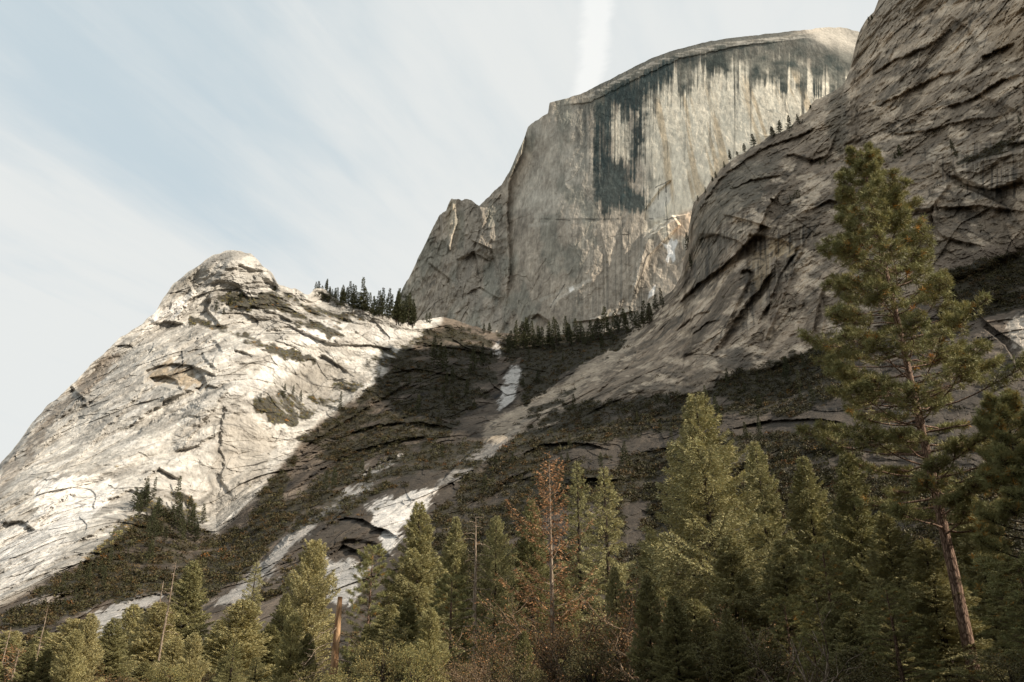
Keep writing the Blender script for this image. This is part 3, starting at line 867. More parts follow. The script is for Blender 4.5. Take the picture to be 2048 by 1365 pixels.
# curved corner between shoulder and face, a pillar on the shoulder, horizontal seam, flakes
WB2 = fbm(P2 / 10, Q2 / 10, 334, 4, .6)
for pts, amp, dec in (([(1052, 262), (1046, 300), (1020, 360), (1014, 430), (1020, 520), (1012, 620)], -16, 40), ([(905, 396), (900, 440), (892, 500), (880, 560)], 10, 24), ([(958, 412), (965, 450), (950, 500), (960, 560)], 9, 22),
                      ([(1290, 470), (1345, 432), (1380, 425)], -6, 20), ([(1355, 435), (1295, 475), (1275, 540), (1262, 600)], 8, 16), ([(1180, 560), (1110, 600), (1100, 640)], 4, 14), ([(1140, 645), (1200, 640), (1280, 620)], 5, 14),
                      ([(1100, 215), (1180, 205), (1260, 165), (1360, 118), (1480, 92), (1600, 80)], 2.5, 10), ([(940, 480), (985, 500), (1000, 560)], 8, 18), ([(850, 520), (900, 560), (910, 620)], 6, 20), ([(1060, 640), (1075, 628), (1100, 645)], 6, 10),
                      ([(1200, 460), (1215, 520), (1210, 600)], 2.5, 14), ([(1240, 450), (1250, 540)], 2.5, 12), ([(930, 590), (960, 575), (1000, 600)], 7, 14), ([(925, 520), (945, 505), (985, 525)], 7, 12)):
    dp += edge(pts, amp, dec, P=P2, Q=Q2, nz=WB2)
dp += 10 * np.exp(-((P2 - 1012 - 10 * fbm(V2 / 60, V2 * 0, 8, 3)) / 16) ** 2) * sstep(Q2, 340, 420)
dp -= 16 * pmask(P2, Q2, [(895, 400), (915, 398), (912, 450), (900, 500), (885, 480), (880, 430)], 3)
dp += 12 * pmask(P2, Q2, [(915, 520), (960, 500), (985, 520), (985, 590), (940, 570), (915, 560)], 4)
dp += 1.5 * sstep(Q2, 436, 441) * sstep(P2, 1060, 1090) * (1 - sstep(P2, 1180, 1300))
dp += 7 * pmask(P2, Q2, [(1290, 420), (1320, 380), (1342, 362), (1345, 400), (1335, 440), (1290, 440)], 2.5)
dp -= 8 * pmask(P2, Q2, [(1285, 470), (1345, 430), (1360, 450), (1300, 510), (1270, 580), (1262, 570)], 2.5)
dp += 8 * pmask(P2, Q2, [(1040, 660), (1060, 632), (1080, 630), (1100, 650), (1100, 680), (1040, 680)], 3)
# summit: leans back over the rim
rimy = np.interp(P2, dX, dY)
below_rim = Q2 - rimy
cap = 1 - sstep(below_rim, 0, 16 + 60 * sstep(P2, 1600, 1720))
dp += cap * (10 + 70 * sstep(P2, 1580, 1700)) * sstep(P2, 1100, 1300)
D2 = B2 + dp
# colour
nl = fbm(U2 / 120, V2 / 160, 601, 4); nm = fbm(U2 / 25, V2 / 40, 602, 4)
vs = fbm(U2 / 4.5, V2 / 220, 603, 4, 0.65); vs2 = fbm(U2 / 13, V2 / 300, 604, 3); spk = fbm(U2 / 6, V2 / 9, 605, 4, .65)
G2 = np.empty(U2.shape + (3,))
G2[:] = (0.36, 0.308, 0.245)
G2 *= (1 + 0.16 * nl + 0.22 * nm + 0.16 * vs + 0.22 * (tb2 - .5) + 0.22 * (tc2 - .5) + 0.4 * spk)[..., None]


def lay2(c, m):
    global G2
    m = np.clip(m, 0, 1)[..., None]
    G2 = G2 * (1 - m) + np.asarray(c) * m


def ragged(poly, soft, amp, sc=1.0, seed=0):
    """mask with streaky, hanging edges: the polygon is slid up and down along the fall line by a noise of the horizontal position"""
    j = fbm(P2 / (3.2 * sc), Q2 / 260, 700 + seed, 3, 0.7) * amp + fbm(P2 / (14 * sc), Q2 / 120, 720 + seed, 3) * amp * 0.7
    j2 = fbm(P2 / 9, Q2 / 9, 740 + seed, 3) * 4 + fbm(P2 * 0 + .5, Q2 / 40, 760 + seed, 4) * 12
    return pmask(P2 + j2, Q2 + j, poly, soft)


cream = np.array([0.82, 0.73, 0.575])
lay2(cream, ragged([(1290, 160), (1400, 120), (1560, 120), (1720, 150), (1720, 300), (1560, 400), (1400, 480), (1300, 470), (1290, 420), (1300, 340), (1270, 300)], 18, 30, seed=1) * 0.92)
lay2(cream * 0.92, ragged([(1225, 215), (1262, 215), (1262, 320), (1225, 330)], 5, 22, seed=2) * 0.8)
lay2((0.52, 0.485, 0.41), ragged([(1060, 250), (1180, 215), (1185, 430), (1060, 450), (1030, 420)], 25, 30, seed=3) * (0.35 + 0.4 * nm))
lay2((0.50, 0.34, 0.17), (sstep(vs2 + 0.5 * vs, 0.15, 0.5) * 0.5) * pmask(P2, Q2, [(1300, 200), (1620, 130), (1640, 220), (1440, 400), (1310, 400)], 20))
lay2((0.46, 0.26, 0.14), pmask(P2, Q2, [(1340, 440), (1390, 420), (1385, 470), (1350, 480)], 8, nm * 10) * 0.5)
lay2((0.42, 0.36, 0.27), pmask(P2, Q2, [(895, 400), (912, 402), (908, 455), (896, 480)], 4) * 0.9)
lay2((0.52, 0.48, 0.39), leftpart * sstep(-P2 - 0.45 * (Q2 - 420), -905, -840) * (0.5 + 0.5 * vs))
lay2((0.2, 0.18, 0.15), leftpart * pmask(P2, Q2, [(920, 410), (1010, 400), (1020, 660), (960, 640), (900, 600), (900, 500)], 20) * (0.5 + 0.5 * nm + 0.3 * vs))
lay2((0.2, 0.2, 0.165), sstep(fbm(U2 / 40, V2 / 100, 640, 4), 0.1, 0.5) * (1 - sstep(P2, 1180, 1260)) * 0.6)
stain = np.array([0.034, 0.048, 0.046])
tealg = np.array([0.05, 0.06, 0.052])
# band of varnish under the rim with long streaks hanging from it
L = np.interp(P2, [1100, 1150, 1200, 1290, 1340, 1400, 1470, 1500, 1560, 1640, 1720], [4, 45, 85, 90, 75, 70, 70, 95, 115, 130, 150])
st1 = fbm(P2 / 5.5, Q2 / 380, 651, 4, 0.72) * (0.55 + 1.1 * vnoise(P2 / 40, Q2 * 0, 655)); st2 = fbm(P2 / 11, Q2 / 500, 652, 3, .6)
gate = sstep(P2, 1130, 1200)
hangl = L + np.clip(st1, -.3, 1) * 85 + st2 * 55
m1 = sstep(hangl - below_rim + 30 * nm, -22, 22) * gate * (below_rim > 8) * (1 - cap * 0.6)
lay2(tealg * 1.0, m1 * (0.82 + 0.35 * nm))
long_ = sstep(st1 + 0.25 * st2, 0.25, 0.5) * sstep(230 + 150 * st2 - below_rim, 0, 60) * sstep(P2, 1285, 1310)
lay2((0.16, 0.145, 0.115), long_ * 0.6 * (below_rim > 8))
stt = fbm(P2 / 6.0, Q2 / 260, 661, 4, 0.7)
for pl, k, amp in (([(1196, 210), (1215, 185), (1262, 165), (1300, 140), (1345, 125), (1350, 150), (1300, 185), (1292, 215), (1280, 235), (1262, 215), (1225, 215), (1222, 330), (1196, 335), (1183, 290), (1190, 250)], 0.97, 24),
                   ([(1262, 195), (1290, 190), (1292, 250), (1285, 290), (1280, 340), (1268, 350), (1262, 300), (1266, 250)], 0.97, 14),
                   ([(1194, 318), (1215, 312), (1250, 325), (1264, 345), (1258, 385), (1244, 404), (1226, 414), (1212, 436), (1196, 438), (1189, 400), (1196, 360)], 0.93, 20), ([(1150, 250), (1184, 230), (1186, 330), (1170, 400), (1158, 330)], 0.45, 30),
                   ([(1232, 400), (1262, 375), (1290, 380), (1298, 395), (1290, 420), (1262, 428), (1235, 430)], 0.93, 8),
                   ([(1235, 215), (1262, 205), (1262, 240), (1245, 245)], 0.7, 10),
                                      ([(1300, 345), (1325, 360), (1312, 385), (1298, 372)], 0.5, 5)):
    m = ragged(pl, 16, amp * .8, 1.0, seed=9)
    m = m * (.85 + .3 * (m > .9)); m0 = (m > .06)
    m = m0 * sstep(m + .55 * st1 + .42 * fbm(P2 / 30, Q2 / 30, 664, 5, .6) + .2 * spk, .22, .78)
    lay2(stain * (1 + .8 * np.clip(spk, 0, 1))[..., None], m * k * (1 - 0.45 * sstep(-stt, 0.25, 0.5)))
lay2((0.05, 0.05, 0.042), sstep(fbm(P2 / 2.6, Q2 / 400, 662, 3, .7), 0.12, 0.5) * pmask(P2, Q2, [(1225, 200), (1300, 190), (1300, 330), (1225, 340)], 6) * 0.7)
lay2((0.16, 0.15, 0.125), sstep(st1 + .1, 0.1, 0.5) * pmask(P2, Q2, [(1150, 440), (1370, 440), (1340, 640), (1150, 650)], 25) * 0.55)
lay2((0.09, 0.085, 0.07), sstep(fbm(P2 / 2.8, Q2 / 300, 663, 3, .7), 0.2, 0.5) * pmask(P2, Q2, [(1155, 445), (1300, 445), (1290, 600), (1160, 620)], 20) * 0.5)
# clean scars where rock has come away
for pl in ([(1322, 485), (1334, 490), (1343, 476), (1347, 483), (1353, 478), (1356, 485), (1349, 500), (1351, 520), (1346, 526), (1341, 514), (1336, 527), (1331, 520), (1336, 508), (1334, 499)],
           [(1298, 585), (1312, 568), (1308, 590), (1296, 598)], [(1137, 577), (1146, 572), (1149, 580), (1140, 586)]):
    lay2((0.84, 0.81, 0.76), pmask(P2, Q2, pl, 1.2))
lay2((0.62, 0.58, 0.5), pmask(P2, Q2, [(1296, 420), (1320, 380), (1340, 366), (1343, 400), (1330, 415), (1332, 436), (1300, 440)], 3) * 0.75)
for pts, wd in (([(1312, 376), (1340, 362)], .8), ([(1319, 378), (1318, 400)], .8), ([(1333, 366), (1334, 385)], 1.0), ([(1333, 395), (1337, 480)], .7),
                ([(1295, 510), (1270, 590)], 1.4), ([(1130, 570), (1100, 615)], 1.0)):
    lay2((0.05, 0.045, 0.038), (1 - sstep(line_d(P2 + 3 * nm, Q2 + 2 * spk, pts), wd * .5, wd * 1.8)) * 0.85)
for pts in ([(1355, 435), (1290, 475), (1268, 580)], [(1100, 448), (1060, 452)], [(1080, 600), (1180, 560), (1100, 610)], [(1180, 640), (1260, 620)]):
    lay2((0.55, 0.5, 0.42), (1 - sstep(line_d(P2 + 4 * nm, Q2 + 3 * spk, pts), 1.5, 5)) * 0.45)
# rim sheets and bright cap
lay2((0.36, 0.33, 0.28), (below_rim < 17) * gate * sstep(fbm(P2 / 20, Q2 / 2.5, 671, 3), -0.1, 0.3) * 0.8)
lay2((0.06, 0.065, 0.058), (below_rim < 8) * gate * (1 - sstep(P2, 1560, 1640)) * 0.8)
capm = sstep(P2, 1590, 1660) * (1 - sstep(below_rim, 18, 55 + 10 * nm))
lay2((0.40, 0.36, 0.30), capm * 0.9)
seam = (1 - sstep(np.abs(Q2 - 438 - 5 * fbm(P2 / 30, Q2 * 0, 690, 4)), .6, 2.2)) * sstep(P2, 1060, 1090) * (1 - sstep(P2, 1350, 1385)) * sstep(fbm(P2 / 14, Q2 * 0, 691, 3), -.25, .1)
lay2((0.06, 0.055, 0.045), seam * .7)
h, tn = slabs(U2, V2, 17, 1.3, 2.6, 692, .7)
lay2((0.06, 0.055, 0.045), (1 - sstep(last_edge, 0, .07)) * sstep(fbm(U2 / 30, V2 / 30, 693, 3), 0.1, .4) * (.25 + .4 * leftpart))
G2 = np.clip(G2, 0.012, 0.84)
X2 = a2 * D2; Z2 = CZ + b2 * D2
PT2 = np.stack([X2[-1], D2[-1], Z2[-1]], -1)
back = []
for d_, dz in ((5, .8), (15, 1.5), (40, 1), (80, -6), (140, -30), (220, -80), (340, -190), (500, -400), (650, -800)):
    q = PT2.copy(); q[:, 1] += d_; q[:, 0] += 0.25 * d_
    q[:, 2] = np.maximum(q[:, 2] + dz, -40)
    back.append(q)
Pd = np.concatenate([np.stack([X2, D2, Z2], -1), np.array(back)], 0)
Cd = np.concatenate([G2, np.repeat(G2[-1][None], len(back), 0)], 0)
dome = link('granite_dome', mesh_from('granite_dome', Pd.reshape(-1, 3), grid_faces(NR2 + len(back), NC2), Cd.reshape(-1, 3), [M_WALL], False))
tag(dome, 'huge half dome of grey granite with black water stains under its curved rim', 'rock dome', kind='structure')


# ---------------------------------------------------------------- foliage builders
def rand_unit(n, rs):
    v = rs.normal(size=(n, 3))
    return v / np.linalg.norm(v, axis=1)[:, None]


def blades(cen, direc, length, width, rs, tone):
    """one thin triangle pair (kite) per blade"""
    n = len(cen)
    d = direc / (np.linalg.norm(direc, axis=1)[:, None] + 1e-9)
    s = np.cross(d, rand_unit(n, rs)); s /= np.linalg.norm(s, axis=1)[:, None] + 1e-9
    L_ = length[:, None]; Wd = width[:, None]
    v = np.empty((n, 4, 3))
    v[:, 0] = cen
    v[:, 1] = cen + d * L_ * 0.45 + s * Wd * .5
    v[:, 2] = cen + d * L_
    v[:, 3] = cen + d * L_ * 0.45 - s * Wd * .5
    f = np.arange(n * 4).reshape(n, 4)
    c = np.repeat(tone[:, None, :], 4, 1)
    return v.reshape(-1, 3), f, c.reshape(-1, 3)


def tube(pts, rad, seg=5):
    pts = np.asarray(pts, float); n = len(pts)
    tg = np.gradient(pts, axis=0); tg /= np.linalg.norm(tg, axis=1)[:, None] + 1e-9
    ref = np.array([0.0, 0.0, 1.0]) if abs(tg[0][2]) < 0.8 else np.array([1.0, 0, 0])
    a = np.cross(tg, ref); a /= np.linalg.norm(a, axis=1)[:, None] + 1e-9
    b = np.cross(tg, a)
    th = np.arange(seg) / seg * 2 * math.pi
    v = pts[:, None] + np.asarray(rad)[:, None, None] * (a[:, None] * np.cos(th)[None, :, None] + b[:, None] * np.sin(th)[None, :, None])
    f = []
    for i in range(n - 1):
        for j in range(seg):
            k = (j + 1) % seg
            f.append((i * seg + j, i * seg + k, (i + 1) * seg + k, (i + 1) * seg + j))
    return v.reshape(-1, 3), np.array(f)


class Acc:
    def __init__(self):
        self.v = []; self.f = []; self.c = []; self.n = 0

    def add(self, v, f, c=None):
        self.v.append(v); self.f.append(f + self.n); self.n += len(v)
        if c is not None: self.c.append(c)

    def mesh(self, name, mat, smooth=False):
        return mesh_from(name, np.concatenate(self.v), np.concatenate(self.f), np.concatenate(self.c) if self.c else None, [mat], smooth)


def tones(n, rs, lo=0.6, hi=1.45, warm=0.12):
    t = rs.uniform(lo, hi, n)
    w = rs.uniform(-warm, warm, n)
    return np.stack([t * (1 + w), t, t * (1 - w)], -1)


def trunk_mesh(Hh, r0, mat, rs, seg=8, wob=0.01, rtop=0.02):
    k = 14
    z = np.linspace(-0.4, Hh, k)
    x = np.cumsum(rs.normal(size=k)) * wob * Hh / k; y = np.cumsum(rs.normal(size=k)) * wob * Hh / k
    rr = r0 * (1 - np.clip(z, 0, None) / Hh) ** 0.8 + rtop
    rr[0] *= 1.4
    a = Acc(); a.add(*tube(np.stack([x, y, z], -1), rr, seg))
    return a, (z, x, y, rr)


def conifer(name, Hh, Rr, seed, mat, bark, base=0.15, n_br=150, power=0.85, droop=0.25, upturn=0.2, blade_l=0.3, blade_w=0.075,
            per_m=34, twig=0.32, r0=None, gaps=0.15, irregular=0.3, hang=0.25):
    """a fir: whorled limbs carrying flat sprays of needles"""
    rs = np.random.RandomState(seed)
    r0 = r0 or Hh * 0.013
    ta, (tz, tx, ty, tr) = trunk_mesh(Hh, r0, bark, rs)
    fo = Acc()
    g = np.linspace(0, 1, n_br) ** 0.82
    z = (base + (0.995 - base) * g) * Hh
    lobes = 1 + irregular * 0.6 * np.sin(z / Hh * 23 + rs.uniform(0, 6)) * rs.uniform(0.3, 1)
    for i in range(n_br):
        if rs.rand() < gaps * (1 - g[i]): continue
        h = (z[i] - base * Hh) / (Hh * (1 - base))
        L_ = Rr * ((1 - h) ** power) * lobes[i] * rs.uniform(1 - irregular, 1 + irregular * .7) + 0.18
        if h < 0.12: L_ *= 0.55 + 3.5 * h
        az = i * 2.399 + rs.uniform(-.5, .5)
        bx, by = np.interp(z[i], tz, tx), np.interp(z[i], tz, ty)
        k = 7
        s = np.linspace(0, 1, k)
        dirx, diry = math.cos(az), math.sin(az)
        slope = (0.55 * h - droop * (1 - h))
        zz_ = z[i] + L_ * (slope * s + upturn * s ** 2.2)
        P = np.stack([bx + dirx * L_ * s, by + diry * L_ * s, zz_], -1)
        rb_ = max(0.012, 0.25 * np.interp(z[i], tz, tr)) * (1 - s * 0.8)
        ta.add(*tube(P, rb_, 3))
        nb = max(10, int(L_ * per_m * (1.4 - 0.4 * h)))
        q = rs.uniform(0.04, 1.0, nb) ** 0.8
        c = np.stack([np.interp(q, s, P[:, j]) for j in range(3)], -1)
        side = rs.choice([-1.0, 1.0], nb)
        perp = np.array([-diry, dirx, 0.0])
        spread = twig * L_ * (1.05 - q) ** 0.6 * rs.uniform(0, 1, nb) + 0.04
        c = c + perp * (side * spread)[:, None] + np.array([dirx, diry, 0]) * (spread * 0.5)[:, None]
        c[:, 2] += rs.normal(0, 0.05, nb) - spread * hang
        dr = perp * (side * rs.uniform(0.2, 1.0, nb))[:, None] + np.array([dirx, diry, 0]) * rs.uniform(0.3, 1.1, nb)[:, None]
        dr = dr + rs.normal(0, 0.35, (nb, 3)); dr[:, 2] += rs.uniform(-hang - .2, 0.35, nb)
        bt = rs.uniform(0.8, 1.2)
        fo.add(*blades(c, dr, rs.uniform(.6, 1.3, nb) * blade_l, rs.uniform(.7, 1.3, nb) * blade_w, rs, tones(nb, rs, 0.78 * bt, 1.22 * bt, .08)))
    return ta.mesh(name + '_trunk', bark, True), fo.mesh(name + '_crown', mat)


def pine(name, Hh, Rr, seed, mat, bark, base=0.3, n_br=95, tufts=26, needles=26, nl=0.26, nw=0.016, r0=None, orange=0.03, shape=None, sparse=0.1):
    """a ponderosa: open limbs that end in bristly round tufts of long needles"""
    rs = np.random.RandomState(seed)
    r0 = r0 or Hh * 0.011
    ta, (tz, tx, ty, tr) = trunk_mesh(Hh, r0, bark, rs, 10, 0.012)
    fo = Acc()
    for i in range(n_br):
        h = (i / n_br) ** 0.9
        if rs.rand() < sparse: continue
        z = (base + (1 - base) * h) * Hh
        prof = np.interp(h, [0, .1, .25, .45, .65, .8, .92, 1], shape or [.55, .85, 1, .86, .62, .42, .3, .1])
        L_ = Rr * prof * rs.uniform(0.68, 1.12) + 0.2
        az = i * 2.399 + rs.uniform(-.6, .6)
        d0 = np.array([math.cos(az), math.sin(az), 0.0])
        s = np.linspace(0, 1, 7)
        rise = -0.12 + 0.75 * h
        P = np.stack([np.interp(z, tz, tx) + d0[0] * L_ * s, np.interp(z, tz, ty) + d0[1] * L_ * s,
                      z + L_ * (rise * s * 0.6 + 0.28 * s ** 2 * rs.uniform(.3, 1.3))], -1)
        P[1:, :2] += np.cumsum(rs.normal(0, 0.035 * L_, (6, 2)), 0)
        rb_ = max(0.02, 0.3 * np.interp(z, tz, tr)) * (1 - s * .8)
        ta.add(*tube(P, rb_, 4))
        nt = max(4, int(tufts * (0.35 + L_ / Rr)))
        q = rs.uniform(0.28 + .2 * (1 - h), 1, nt) ** 0.7
        c0 = np.stack([np.interp(q, s, P[:, j]) for j in range(3)], -1)
        perp = np.array([-d0[1], d0[0], 0])
        off = perp * (rs.uniform(-1, 1, nt) * 0.5 * L_ * (1.2 - q))[:, None] + d0 * (rs.uniform(0, .22, nt) * L_ * (1.1 - q))[:, None]
        off[:, 2] += rs.uniform(-0.1, 0.5, nt) * 0.28 * np.linalg.norm(off[:, :2], axis=1) + rs.uniform(0, .25, nt)
        c = c0 + off
        for a_, b_ in zip(c0, c):      # twig to each tuft
            if rs.rand() < 0.7:
                ta.add(*tube([a_, (a_ + b_) / 2 + rs.normal(0, .03, 3), b_], [0.018, 0.014, 0.008], 3))
        cc = np.repeat(c, needles, 0); n = len(cc)
        axis = (c - c0) + d0 * 0.4 + np.array([0, 0, .5])
        axis /= np.linalg.norm(axis, axis=1)[:, None]
        dr = rand_unit(n, rs) + np.repeat(axis, needles, 0) * 0.55
        cc = cc + np.repeat(axis, needles, 0) * rs.uniform(-.1, .08, n)[:, None]
        tn = np.repeat(tones(nt, rs, 0.75, 1.25, 0.08), needles, 0) * rs.uniform(.8, 1.2, n)[:, None]
        og = np.repeat(rs.rand(nt) < orange, needles)
        tn[og] *= np.array([1.9, 1.0, 0.5])
        fo.add(*blades(cc, dr, rs.uniform(.7, 1.2, n) * nl, np.full(n, nw), rs, tn))
    return ta.mesh(name + '_trunk', bark, True), fo.mesh(name + '_crown', mat)


def snag(name, Hh, seed, mat, r0=None, n_br=26, bl=1.6, lo=0.25, droop=0.5, rtop=0.02, side=None, hi=1.0, sub=3):
    rs = np.random.RandomState(seed)
    r0 = r0 or Hh * 0.011
    ta, (tz, tx, ty, tr) = trunk_mesh(Hh, r0, mat, rs, 8, 0.02, rtop)
    for i in range(n_br):
        h = lo + (hi - lo) * (i + rs.rand()) / n_br
        z = h * Hh
        az = rs.uniform(0, 6.28) if side is None else (side + rs.normal(0, .6) + (math.pi if rs.rand() < .3 else 0))
        L_ = bl * rs.uniform(.3, 1.1) * (1.15 - h * .8)
        s = np.linspace(0, 1, 7)
        P = np.stack([np.interp(z, tz, tx) + math.cos(az) * L_ * s, np.interp(z, tz, ty) + math.sin(az) * L_ * s,
                      z + L_ * (0.25 * s - droop * s ** 2)], -1)
        P[2:] += rs.normal(0, .03 * L_, (5, 3))
        rb_ = max(0.035, .3 * np.interp(z, tz, tr))
        ta.add(*tube(P, rb_ * (1 - s * .75), 4))
        for k in range(sub):
            j = rs.randint(2, 6)
            d_ = rs.normal(0, 1, 3) + np.array([math.cos(az), math.sin(az), -droop])
            d_ *= L_ * .22 / np.linalg.norm(d_)
            ta.add(*tube([P[j], P[j] + d_ * .5, P[j] + d_ + rs.normal(0, .03, 3)], [rb_ * .45, rb_ * .35, rb_ * .2], 3))
    return ta


def twiggy(name, Hh, Rr, seed, bark, leafmat=None, leaves=2500, leaf=0.12, stems=5, depth=4, spread=.55, tone_hi=1.5):
    """a broadleaf tree or tall shrub: forked stems, twigs and a scatter of leaves in clumps"""
    rs = np.random.RandomState(seed)
    ta = Acc(); tips = []

    def grow(p, d, L_, r_, lev):
        n = 5; P = [p]
        for _ in range(n):
            d = d + rs.normal(0, .14, 3); d[2] += .05; d /= np.linalg.norm(d)
            P.append(P[-1] + d * L_ / n)
        P = np.array(P)
        ta.add(*tube(P, np.linspace(r_, r_ * .6, n + 1), 5 if lev < 2 else 3))
        if lev >= depth:
            tips.append(P); return
        if lev >= depth - 1: tips.append(P)
        for _ in range(rs.randint(2, 4)):
            nd = d + rs.normal(0, spread, 3); nd[2] = abs(nd[2]) * .7 + .05; nd /= np.linalg.norm(nd)
            grow(P[rs.randint(2, n + 1)], nd, L_ * rs.uniform(.6, .85), r_ * .6, lev + 1)
    for k in range(stems):
        a = rs.uniform(0, 6.28); sp = rs.uniform(.05, .5) * Rr / Hh * 2
        d = np.array([math.cos(a) * sp, math.sin(a) * sp, 1.0]); d /= np.linalg.norm(d)
        grow(np.array([math.cos(a) * .15, math.sin(a) * .15, -0.2]), d, Hh * .36, Hh * .012 + .015, 0)
    tm = ta.mesh(name + '_trunk', bark, True)
    cm = None
    if leafmat is not None:
        P = np.concatenate(tips)
        idx = rs.randint(0, len(P), leaves)
        c = P[idx] + rs.normal(0, leaf * 2.2, (leaves, 3))
        fo = Acc()
        fo.add(*blades(c, rand_unit(leaves, rs) + np.array([0, 0, -.2]), rs.uniform(.6, 1.3, leaves) * leaf, rs.uniform(.4, .8, leaves) * leaf, rs, tones(leaves, rs, .5, tone_hi, .2)))
        cm = fo.mesh(name + '_crown', leafmat)
    return tm, cm


def bushy(name, Hh, Rr, seed, mat, bark, n=9000, leaf=.16, lobes=26):
    """round dense crown made of many leafy clumps over forked stems"""
    rs = np.random.RandomState(seed)
    ta, (tz, tx, ty, tr) = trunk_mesh(Hh * .9, Hh * .02, bark, rs)
    fo = Acc()
    for k in range(lobes):
        h = rs.uniform(.2, .95)
        rr = Rr * math.sqrt(max(.05, 1 - ((h - .5) / .55) ** 2)) * rs.uniform(.35, .95)
        a = rs.uniform(0, 6.28)
        c = np.array([math.cos(a) * rr, math.sin(a) * rr, h * Hh])
        ta.add(*tube([np.array([0, 0, h * Hh * .6]), c * np.array([.5, .5, .85]), c], [.07, .05, .02], 3))
        m = n // lobes
        lr = Rr * rs.uniform(.22, .42)
        u = rand_unit(m, rs) * (rs.uniform(.3, 1, m) ** .4)[:, None] * lr * np.array([1, 1, .75])
        bt = rs.uniform(.8, 1.25)
        fo.add(*blades(c + u, u / lr + rs.normal(0, .6, (m, 3)), rs.uniform(.6, 1.3, m) * leaf, rs.uniform(.35, .65, m) * leaf, rs, tones(m, rs, .6 * bt, 1.4 * bt, .15)))
    return ta.mesh(name + '_trunk', bark, True), fo.mesh(name + '_crown', mat)


def put(kind, meshes, loc, label, cat='tree', group=None, rz=0.0, s=(1, 1, 1), lean=(0, 0), parts=('trunk', 'crown')):
    root = bpy.data.objects.new(kind, None)
    root.empty_display_size = 0.5
    COL.objects.link(root)
    root.location = loc
    root.rotation_euler = (lean[0], lean[1], rz)
    root.scale = s
    tag(root, label, cat, group)
    for nm, me in zip(parts, meshes):
        if me is not None:
            link(nm, me, root)
    return root


def foot(px, py, Y):
    """ground position and height of an upright thing whose top is seen at this pixel, standing Y metres away"""
    x, y, z = at(px, py, Y)
    return (x, y, -0.3), z + 0.3


# ---------------------------------------------------------------- scrub on the slopes (nobody could count it)
def build_scrub():
    rs = np.random.RandomState(5)
    vis = (PXg > -60) & (PXg < 2110) & (PYg < 1340) & (PYg > -40)
    w = (dens2 * vis).ravel()
    # even density in the picture of the slope, thinned where the grid is finer
    w = w * np.repeat((BOT - topy)[None], NR, 0).ravel()
    w /= w.sum()
    N = 30000
    idx = rs.choice(len(w), N, p=w)
    P = np.stack([Xf.ravel()[idx], D.ravel()[idx], Zf.ravel()[idx]], -1)
    size = 1.0 + 4.2 * rs.rand(N) ** 2 * np.interp(P[:, 1], [300, 700, 1300], [0.55, .9, 1.15])
    size *= np.where(w_left.ravel()[idx] > .5, .6, 1.0)
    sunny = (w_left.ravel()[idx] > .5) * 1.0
    K = 40
    c = np.repeat(P, K, 0); sz = np.repeat(size, K); n = N * K
    u = rand_unit(n, rs) * (rs.uniform(.4, 1, n))[:, None]
    u[:, 2] = np.abs(u[:, 2]) * 0.9
    cen = c + u * sz[:, None] - np.array([0, .3, .1])
    bt = np.repeat(rs.uniform(.5, 1.5, N), K)
    warm = np.repeat(rs.uniform(0, 1, N), K)
    t = rs.uniform(.7, 1.3, n) * bt
    tn = np.stack([t * (1 + .5 * warm ** 3), t, t * .9], -1) * (1 + 3.2 * np.repeat(sunny, K))[:, None]  # scrub on the sunlit peak carries the sun's brightness in its colour
    hot = np.repeat(rs.rand(N) < .02, K)
    tn[hot] *= np.array([1.8, 1.2, .8])
    d = rand_unit(n, rs)
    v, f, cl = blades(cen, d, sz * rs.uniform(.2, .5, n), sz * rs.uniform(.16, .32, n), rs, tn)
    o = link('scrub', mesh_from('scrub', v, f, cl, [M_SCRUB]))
    tag(o, 'dark scrub and brush covering ledges and gullies of the slope', 'scrub', kind='stuff')


build_scrub()

# ---------------------------------------------------------------- far conifers on the slopes
far = [conifer('far_fir', 30, 4.3 + .5 * k, 900 + k, M_FARFIR, M_BARK, base=.12, n_br=52, per_m=8.0, blade_l=1.4, blade_w=.6, gaps=.12, irregular=.38, twig=.3, r0=.35) for k in range(4)]
far_sunny = [(a, b) for a, b in far]


def far_tree(px, py_base, hpx, label, group, dy=0.0, wide=1.0):
    p = surf(px, py_base)
    hh = hpx / F * p.y * 1.12
    k = rnd.randrange(len(far))
    s = hh / 30
    put('conifer', far[k], (p.x, p.y + dy, p.z - .02 * hh), label, 'tree', group, rnd.uniform(0, 6.28), (s * wide * rnd.uniform(.8, 1.3), s * wide * rnd.uniform(.8, 1.3), s * rnd.uniform(.75, 1.2)), (rnd.uniform(-.05, .05), rnd.uniform(-.05, .05)))


R2 = random.Random(3)
# the row on the saddle, right of the pale peak
for i in range(56):
    x = 630 + i * 3.6 + R2.uniform(-3, 3)
    y = float(np.interp(x, [630, 700, 760, 830], [590, 612, 632, 648])) + R2.uniform(0, 10)
    far_tree(x, y, R2.uniform(34, 66) * (0.7 if x < 690 else 1), 'small dark conifer in the row on the saddle right of the pale peak', 'conifers along the saddle', wide=R2.uniform(.7, 1.0))
for i in range(12):
    x = 790 + i * 3.6
    far_tree(x, 645 + R2.uniform(-6, 8), R2.uniform(45, 70), 'small dark conifer in the row on the saddle right of the pale peak', 'conifers along the saddle', wide=.75)
for x, y, h in ((462, 610, 26), (480, 606, 30), (430, 625, 24), (548, 583, 18), (590, 592, 14), (567, 800, 34), (520, 808, 24), (600, 806, 22), (585, 790, 20), (500, 620, 20), (445, 632, 20)):
    far_tree(x, y, h, 'lone small conifer growing from a ledge of the pale peak', 'conifers on ledges of the pale peak')
